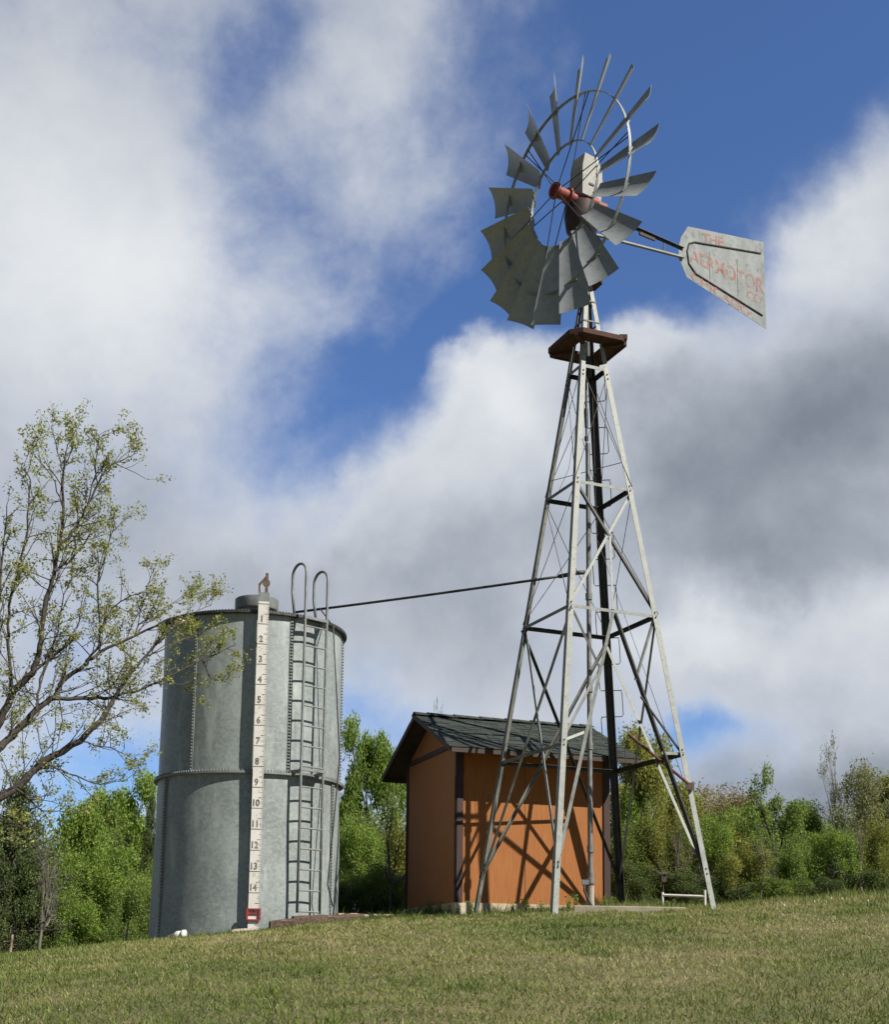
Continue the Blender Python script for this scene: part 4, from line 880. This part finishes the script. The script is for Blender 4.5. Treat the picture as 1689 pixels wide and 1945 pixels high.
BUSH = [  # px, D, top, width, kind
    (30, 29.8, 1650, 190, 'bush_dark'), (110, 30.6, 1640, 170, 'bush_green'), (95, 29.6, 1720, 120, 'bush_bright'), (170, 31.2, 1600, 170, 'bush_bright'), (215, 31.0, 1640, 150, 'bush_bright'), (262, 30.4, 1660, 110, 'bush_mid'),
    (140, 29.7, 1700, 130, 'bush_bright'), (245, 29.9, 1712, 100, 'bush_green'), (60, 33.0, 1590, 200, 'bush_mid'), (230, 35.0, 1570, 170, 'bush_green'), (-10, 32.0, 1600, 180, 'bush_dark'), (300, 32.0, 1640, 110, 'bush_mid'),
    (668, 25.5, 1560, 120, 'bush_bright'), (690, 24.5, 1640, 130, 'bush_green'), (650, 23.8, 1680, 90, 'bush_dark'), (750, 26.5, 1560, 140, 'bush_olive'), (765, 24.8, 1660, 120, 'bush_mid'), (720, 27.5, 1540, 170, 'bush_green'), (800, 28.0, 1600, 150, 'bush_mid'),
    (1180, 24.8, 1560, 130, 'bush_green'), (1230, 25.2, 1590, 150, 'bush_mid'), (1200, 24.0, 1640, 120, 'bush_dark'), (1290, 24.8, 1610, 150, 'bush_green'), (1340, 25.4, 1590, 160, 'bush_olive'), (1310, 24.0, 1655, 120, 'bush_dark'),
    (1400, 26.0, 1575, 170, 'bush_olive'), (1430, 24.8, 1618, 140, 'bush_mid'), (1380, 23.9, 1660, 120, 'bush_dark'), (1485, 25.5, 1585, 170, 'bush_green'), (1530, 24.6, 1628, 150, 'bush_bright'), (1470, 23.9, 1664, 120, 'bush_mid'),
    (1560, 26.0, 1590, 170, 'bush_green'), (1610, 24.8, 1630, 150, 'bush_mid'), (1660, 25.4, 1590, 160, 'bush_green'), (1650, 24.0, 1655, 140, 'bush_dark'), (1710, 24.6, 1610, 140, 'bush_mid'), (1570, 23.8, 1668, 120, 'bush_dark'),
    (1250, 29.0, 1540, 200, 'bush_olive'), (1390, 30.0, 1545, 220, 'bush_green'), (1540, 30.0, 1560, 220, 'bush_mid'), (1690, 30.0, 1550, 200, 'bush_green'), (1150, 29.0, 1540, 180, 'bush_mid'),
    (1262, 24.4, 1530, 105, 'bush_olive'), (1345, 24.3, 1560, 110, 'bush_bright'), (1418, 24.1, 1596, 105, 'bush_olive'), (1505, 24.3, 1580, 110, 'bush_green'), (1590, 24.2, 1575, 105, 'bush_bright'), (1668, 24.3, 1560, 100, 'bush_olive'), (1222, 24.3, 1560, 90, 'bush_green'),
    (1735, 25.0, 1560, 150, 'bush_olive'), (1800, 26.5, 1540, 180, 'bush_green'), (1880, 27.0, 1560, 170, 'bush_mid'), (-70, 31.5, 1600, 180, 'bush_bright'),
    (1320, 34.0, 1530, 260, 'bush_green'), (1480, 34.0, 1550, 260, 'bush_dark'), (1640, 34.0, 1545, 260, 'bush_mid'), (700, 32.0, 1530, 200, 'bush_green'), (100, 39.0, 1560, 260, 'bush_mid'), (250, 40.0, 1560, 200, 'bush_dark'),
]
HUE = {'bush_green': 'clumpy mid-green', 'bush_dark': 'dark green', 'bush_mid': 'mid-green', 'bush_bright': 'bright yellow-green', 'bush_olive': 'olive'}
for (px, D, top, w, k) in BUSH:
    where = 'left of the tank' if px < 310 else 'between the tank and the shed' if px < 900 else 'behind the right side of the tower'
    plant('bush', k, px, D, top, w, rng.uniform(0, 6.28), '%s leafy bush in the thicket %s' % (HUE[k], where), 'bush', 'bushes %s, %s' % (where, HUE[k]), sink=.15)

# ------------------------------------------------------------------ big budding tree at the left
def big_tree():
    rng = np.random.default_rng(77); segs = []; tips = []; limbs = []
    def limb(pts, D0, D1, r0, r1):
        n = len(pts); P = [at(x, y, D0 + (D1 - D0) * i / (n - 1)) for i, (x, y) in enumerate(pts)]
        # smooth a little and add kinks
        Q = [P[0]]
        for a, b in zip(P[:-1], P[1:]):
            for t in (.25, .5, .75, 1): Q.append(a * (1 - t) + b * t + rng.normal(size=3) * (.009 if t < 1 else 0))
        r0 *= .80; m = len(Q); R_ = [r0 + (r1 - r0) * i / (m - 1) for i in range(m)]
        for i in range(m - 1): segs.append((Q[i], Q[i + 1], R_[i], R_[i + 1]))
        limbs.append((Q, R_))
    base = at(-150, 1830, 17.5); bz = g(base[0], base[1]) - .2
    limb([(-150, 1850), (-140, 1700), (-110, 1580), (-70, 1490)], 17.5, 17.5, .19, .13)
    limb([(-70, 1490), (0, 1419), (27, 1392), (68, 1348), (106, 1323), (114, 1299), (163, 1261), (188, 1239), (259, 1206), (330, 1172)], 17.5, 18.3, .075, .012)
    limb([(100, 1326), (160, 1326), (212, 1325), (245, 1317), (308, 1293), (381, 1253), (447, 1225)], 17.6, 18.6, .038, .006)
    limb([(-110, 1570), (0, 1514), (30, 1498), (82, 1446), (152, 1408), (201, 1353), (215, 1326), (250, 1275), (272, 1250), (325, 1195)], 17.3, 17.9, .085, .012)
    limb([(-90, 1520), (-40, 1440), (0, 1370), (25, 1312), (63, 1277), (74, 1239), (79, 1187), (93, 1122), (103, 1084), (117, 1005), (120, 896)], 17.8, 17.5, .075, .016)
    limb([(120, 896), (108, 858), (97, 808)], 17.5, 17.4, .012, .004); limb([(120, 896), (136, 856), (141, 822)], 17.5, 17.7, .012, .004); limb([(117, 960), (98, 905), (60, 856)], 17.5, 17.2, .012, .004)
    limb([(103, 1084), (136, 1062), (163, 1027), (182, 985)], 17.5, 17.9, .022, .006)
    limb([(112, 1040), (144, 1000), (158, 975), (185, 920), (200, 888), (236, 872), (260, 860)], 17.5, 17.9, .026, .005); limb([(158, 975), (182, 900), (183, 850), (188, 826)], 17.6, 17.5, .014, .004)
    limb([(22, 1305), (14, 1223), (16, 1152), (35, 1073), (52, 1005), (57, 912), (44, 886)], 17.7, 17.2, .030, .005)
    limb([(-60, 1420), (-20, 1300), (-5, 1180), (5, 1050), (12, 960)], 17.6, 17.3, .040, .006)
    limb([(163, 1261), (188, 1223), (185, 1114), (188, 1087), (207, 1027), (218, 994)], 17.8, 17.6, .022, .005)
    limb([(188, 1235), (191, 1201), (212, 1155), (245, 1133), (278, 1125), (285, 1095)], 17.9, 18.2, .018, .004)
    limb([(255, 1207), (264, 1185), (308, 1158), (342, 1140)], 18.2, 18.5, .014, .004); limb([(308, 1290), (345, 1300), (375, 1325)], 18.2, 18.6, .010, .004); limb([(381, 1253), (400, 1290), (440, 1300)], 18.5, 18.7, .009, .003)
    limb([(350, 1170), (400, 1150), (380, 1128)], 18.6, 20.2, .006, .003); limb([(272, 1250), (330, 1225), (370, 1205)], 17.9, 18.4, .012, .004)
    limb([(82, 1446), (130, 1470), (190, 1490), (240, 1480)], 17.4, 17.9, .018, .004); limb([(30, 1498), (80, 1540), (140, 1545)], 17.3, 17.6, .018, .004); limb([(150, 1408), (210, 1420), (250, 1440)], 17.6, 18, .014, .004); limb([(110, 1325), (118, 1370), (108, 1420)], 17.6, 17.5, .012, .004)
    limb([(-40, 1440), (-30, 1250), (-20, 1100)], 17.9, 18.2, .03, .006); limb([(-100, 1560), (-60, 1530), (0, 1560), (50, 1575)], 17.2, 17.0, .03, .006)
    limb([(68, 1348), (75, 1290), (110, 1200), (120, 1130), (140, 1090)], 17.6, 17.8, .022, .004); limb([(63, 1277), (120, 1230), (150, 1180), (160, 1120)], 17.7, 18, .02, .004)
    def shoot(p, d, L, r, lv):
        q = p; n = 3
        for i in range(n):
            d = d + rng.normal(size=3) * .13; d[2] += .07; d /= np.linalg.norm(d); q2 = q + d * (L / n); segs.append((q, q2, r, r * .8)); r *= .8; q = q2
            if lv > 0 and rng.random() < .8:
                e = d + rng.normal(size=3) * .5; e[2] += .12; e /= np.linalg.norm(e); shoot(q, e, L * rng.uniform(.35, .65), r * .75, lv - 1)
            if lv <= 1: tips.append(q)
        tips.append(q); tips.append(q)
    for Q, R_ in limbs[1:]:
        Lc = 0
        for i in range(1, len(Q)):
            Lc += np.linalg.norm(Q[i] - Q[i - 1]); 
            if R_[i] > .07: continue
            n = 1 if rng.random() < .84 else 0
            for _ in range(n):
                d = (Q[i] - Q[i - 1]) / (np.linalg.norm(Q[i] - Q[i - 1]) + 1e-6); e = d * .75 + rng.normal(size=3) * .62; e[2] += .35; e /= np.linalg.norm(e); shoot(Q[i], e, rng.uniform(.28, .75) * (.35 + .65 * min(1, R_[i] / .022)), min(.0085, R_[i] * .5 + .002), 2 if rng.random() < .7 else 1)
    root = thing('budding_tree', (base[0], base[1], bz + .2), 'large budding tree with bare spreading limbs, overhanging the tank from the left', 'tree'); o3 = np.array(root.location)
    v, f = seg_mesh(segs, 6); np_mesh('trunk', v - o3, f, M['bark'], parent=root, smooth=True)
    T_ = np.array(tips); n = int(len(T_) * 2.1); w_ = np.exp(rng.normal(0, .8, len(T_))); idx = rng.choice(len(T_), n, p=w_ / w_.sum()); cl = rng.normal(.5, .22, len(T_)); c = T_[idx] + rng.normal(size=(n, 3)) * .032
    lv, lf, lt = leaf_mesh(c, rng.uniform(.022, .060, n), rng, np.clip(cl[idx] + rng.normal(0, .15, n), 0, 1), .1, .45); np_mesh('crown', lv - o3, lf, M['lf_young'], lt, parent=root)
    print('big tree', len(segs), n)
big_tree()

# ------------------------------------------------------------------ weeds and flower heads
def weeds():
    rng = np.random.default_rng(4); segs = []; C = []
    for k in range(9):
        a = rng.uniform(0, 2 * PI); h = rng.uniform(.5, 1); q = np.array([math.cos(a) * .22 * h, math.sin(a) * .22 * h, h]); m_ = q * .5 + np.array([0, 0, .1]); segs += [(np.zeros(3), m_, .012, .008), (m_, q, .008, .004)]
        for t in np.linspace(.15, 1, 9): C.append(q * t + rng.normal(size=3) * .06)
    C = np.array(C); v, f = seg_mesh(segs, 4); o = np_mesh('stem', v, f, M['lf_mid'], np.full(len(v), .3)); sm = o.data; bpy.data.objects.remove(o)
    lv, lf, lt = leaf_mesh(C, rng.uniform(.10, .24, len(C)), rng, rng.random(len(C)), .1, .4); o = np_mesh('leaves', lv, lf, M['lf_mid'], lt); lm_ = o.data; bpy.data.objects.remove(o)
    spots = [(782, 1733, 22.6), (800, 1732, 22.2), (818, 1733, 21.8), (836, 1734, 21.4), (852, 1736, 20.9), (895, 1738, 20.2), (908, 1737, 20.3), (960, 1733, 20.3), (975, 1730, 20.5), (1000, 1726, 20.6), (1012, 1728, 20.4), (1080, 1722, 19.3), (1094, 1718, 20.5), (1150, 1716, 20.6), (1165, 1718, 21.2), (1030, 1728, 19.4), (870, 1738, 20.5), (940, 1734, 20.4)]
    for i, (px, py, D) in enumerate(spots):
        p = at(px, py, D); z = g(p[0], p[1]) - .02; front = px > 868; lab = 'leafy green weed growing along the sunlit front foot of the shed' if front else 'leafy weed growing in the shade along the left wall of the shed'
        r = thing('weed', (p[0], p[1], z), lab, 'weed', 'weeds along the front of the shed' if front else 'weeds along the left wall of the shed'); h = rng.uniform(.14, .30)
        for nm, me in (('stem', sm), ('leaves', lm_)):
            o = bpy.data.objects.new(nm, me); COL.objects.link(o); o.parent = r; o.scale = (h * .8, h * .8, h); o.rotation_euler = (0, 0, rng.uniform(0, 6.28))
    m = MB(); m.tube([(0, 0, 0), (.004, 0, .05)], .0015, 5); m.lathe((.004, 0, .06), [(0, -.016), (.014, -.009), (.018, 0), (.014, .009), (0, .016)], 8); o = m.build('flower', M['white']); fm = o.data; bpy.data.objects.remove(o)
    fl = [(1490, 1728), (1548, 1722), (1600, 1715), (1650, 1722), (1580, 1712), (1620, 1706), (1430, 1718)]
    for px, py in fl:
        D = 20.0
        for _ in range(30):        # walk down the line of sight to the turf
            p = at(px, py, D); D -= .35 * (1 if p[2] < g(p[0], p[1]) else -1) * .9; D = min(max(D, 7), 22)
        o = bpy.data.objects.new('wildflower', fm); COL.objects.link(o); o.location = (p[0], p[1], g(p[0], p[1])); o.scale = (.6, .6, 1.1); tag(o, 'tiny white flower head standing up out of the mown grass', 'flower', 'white flower heads in the grass')
weeds()
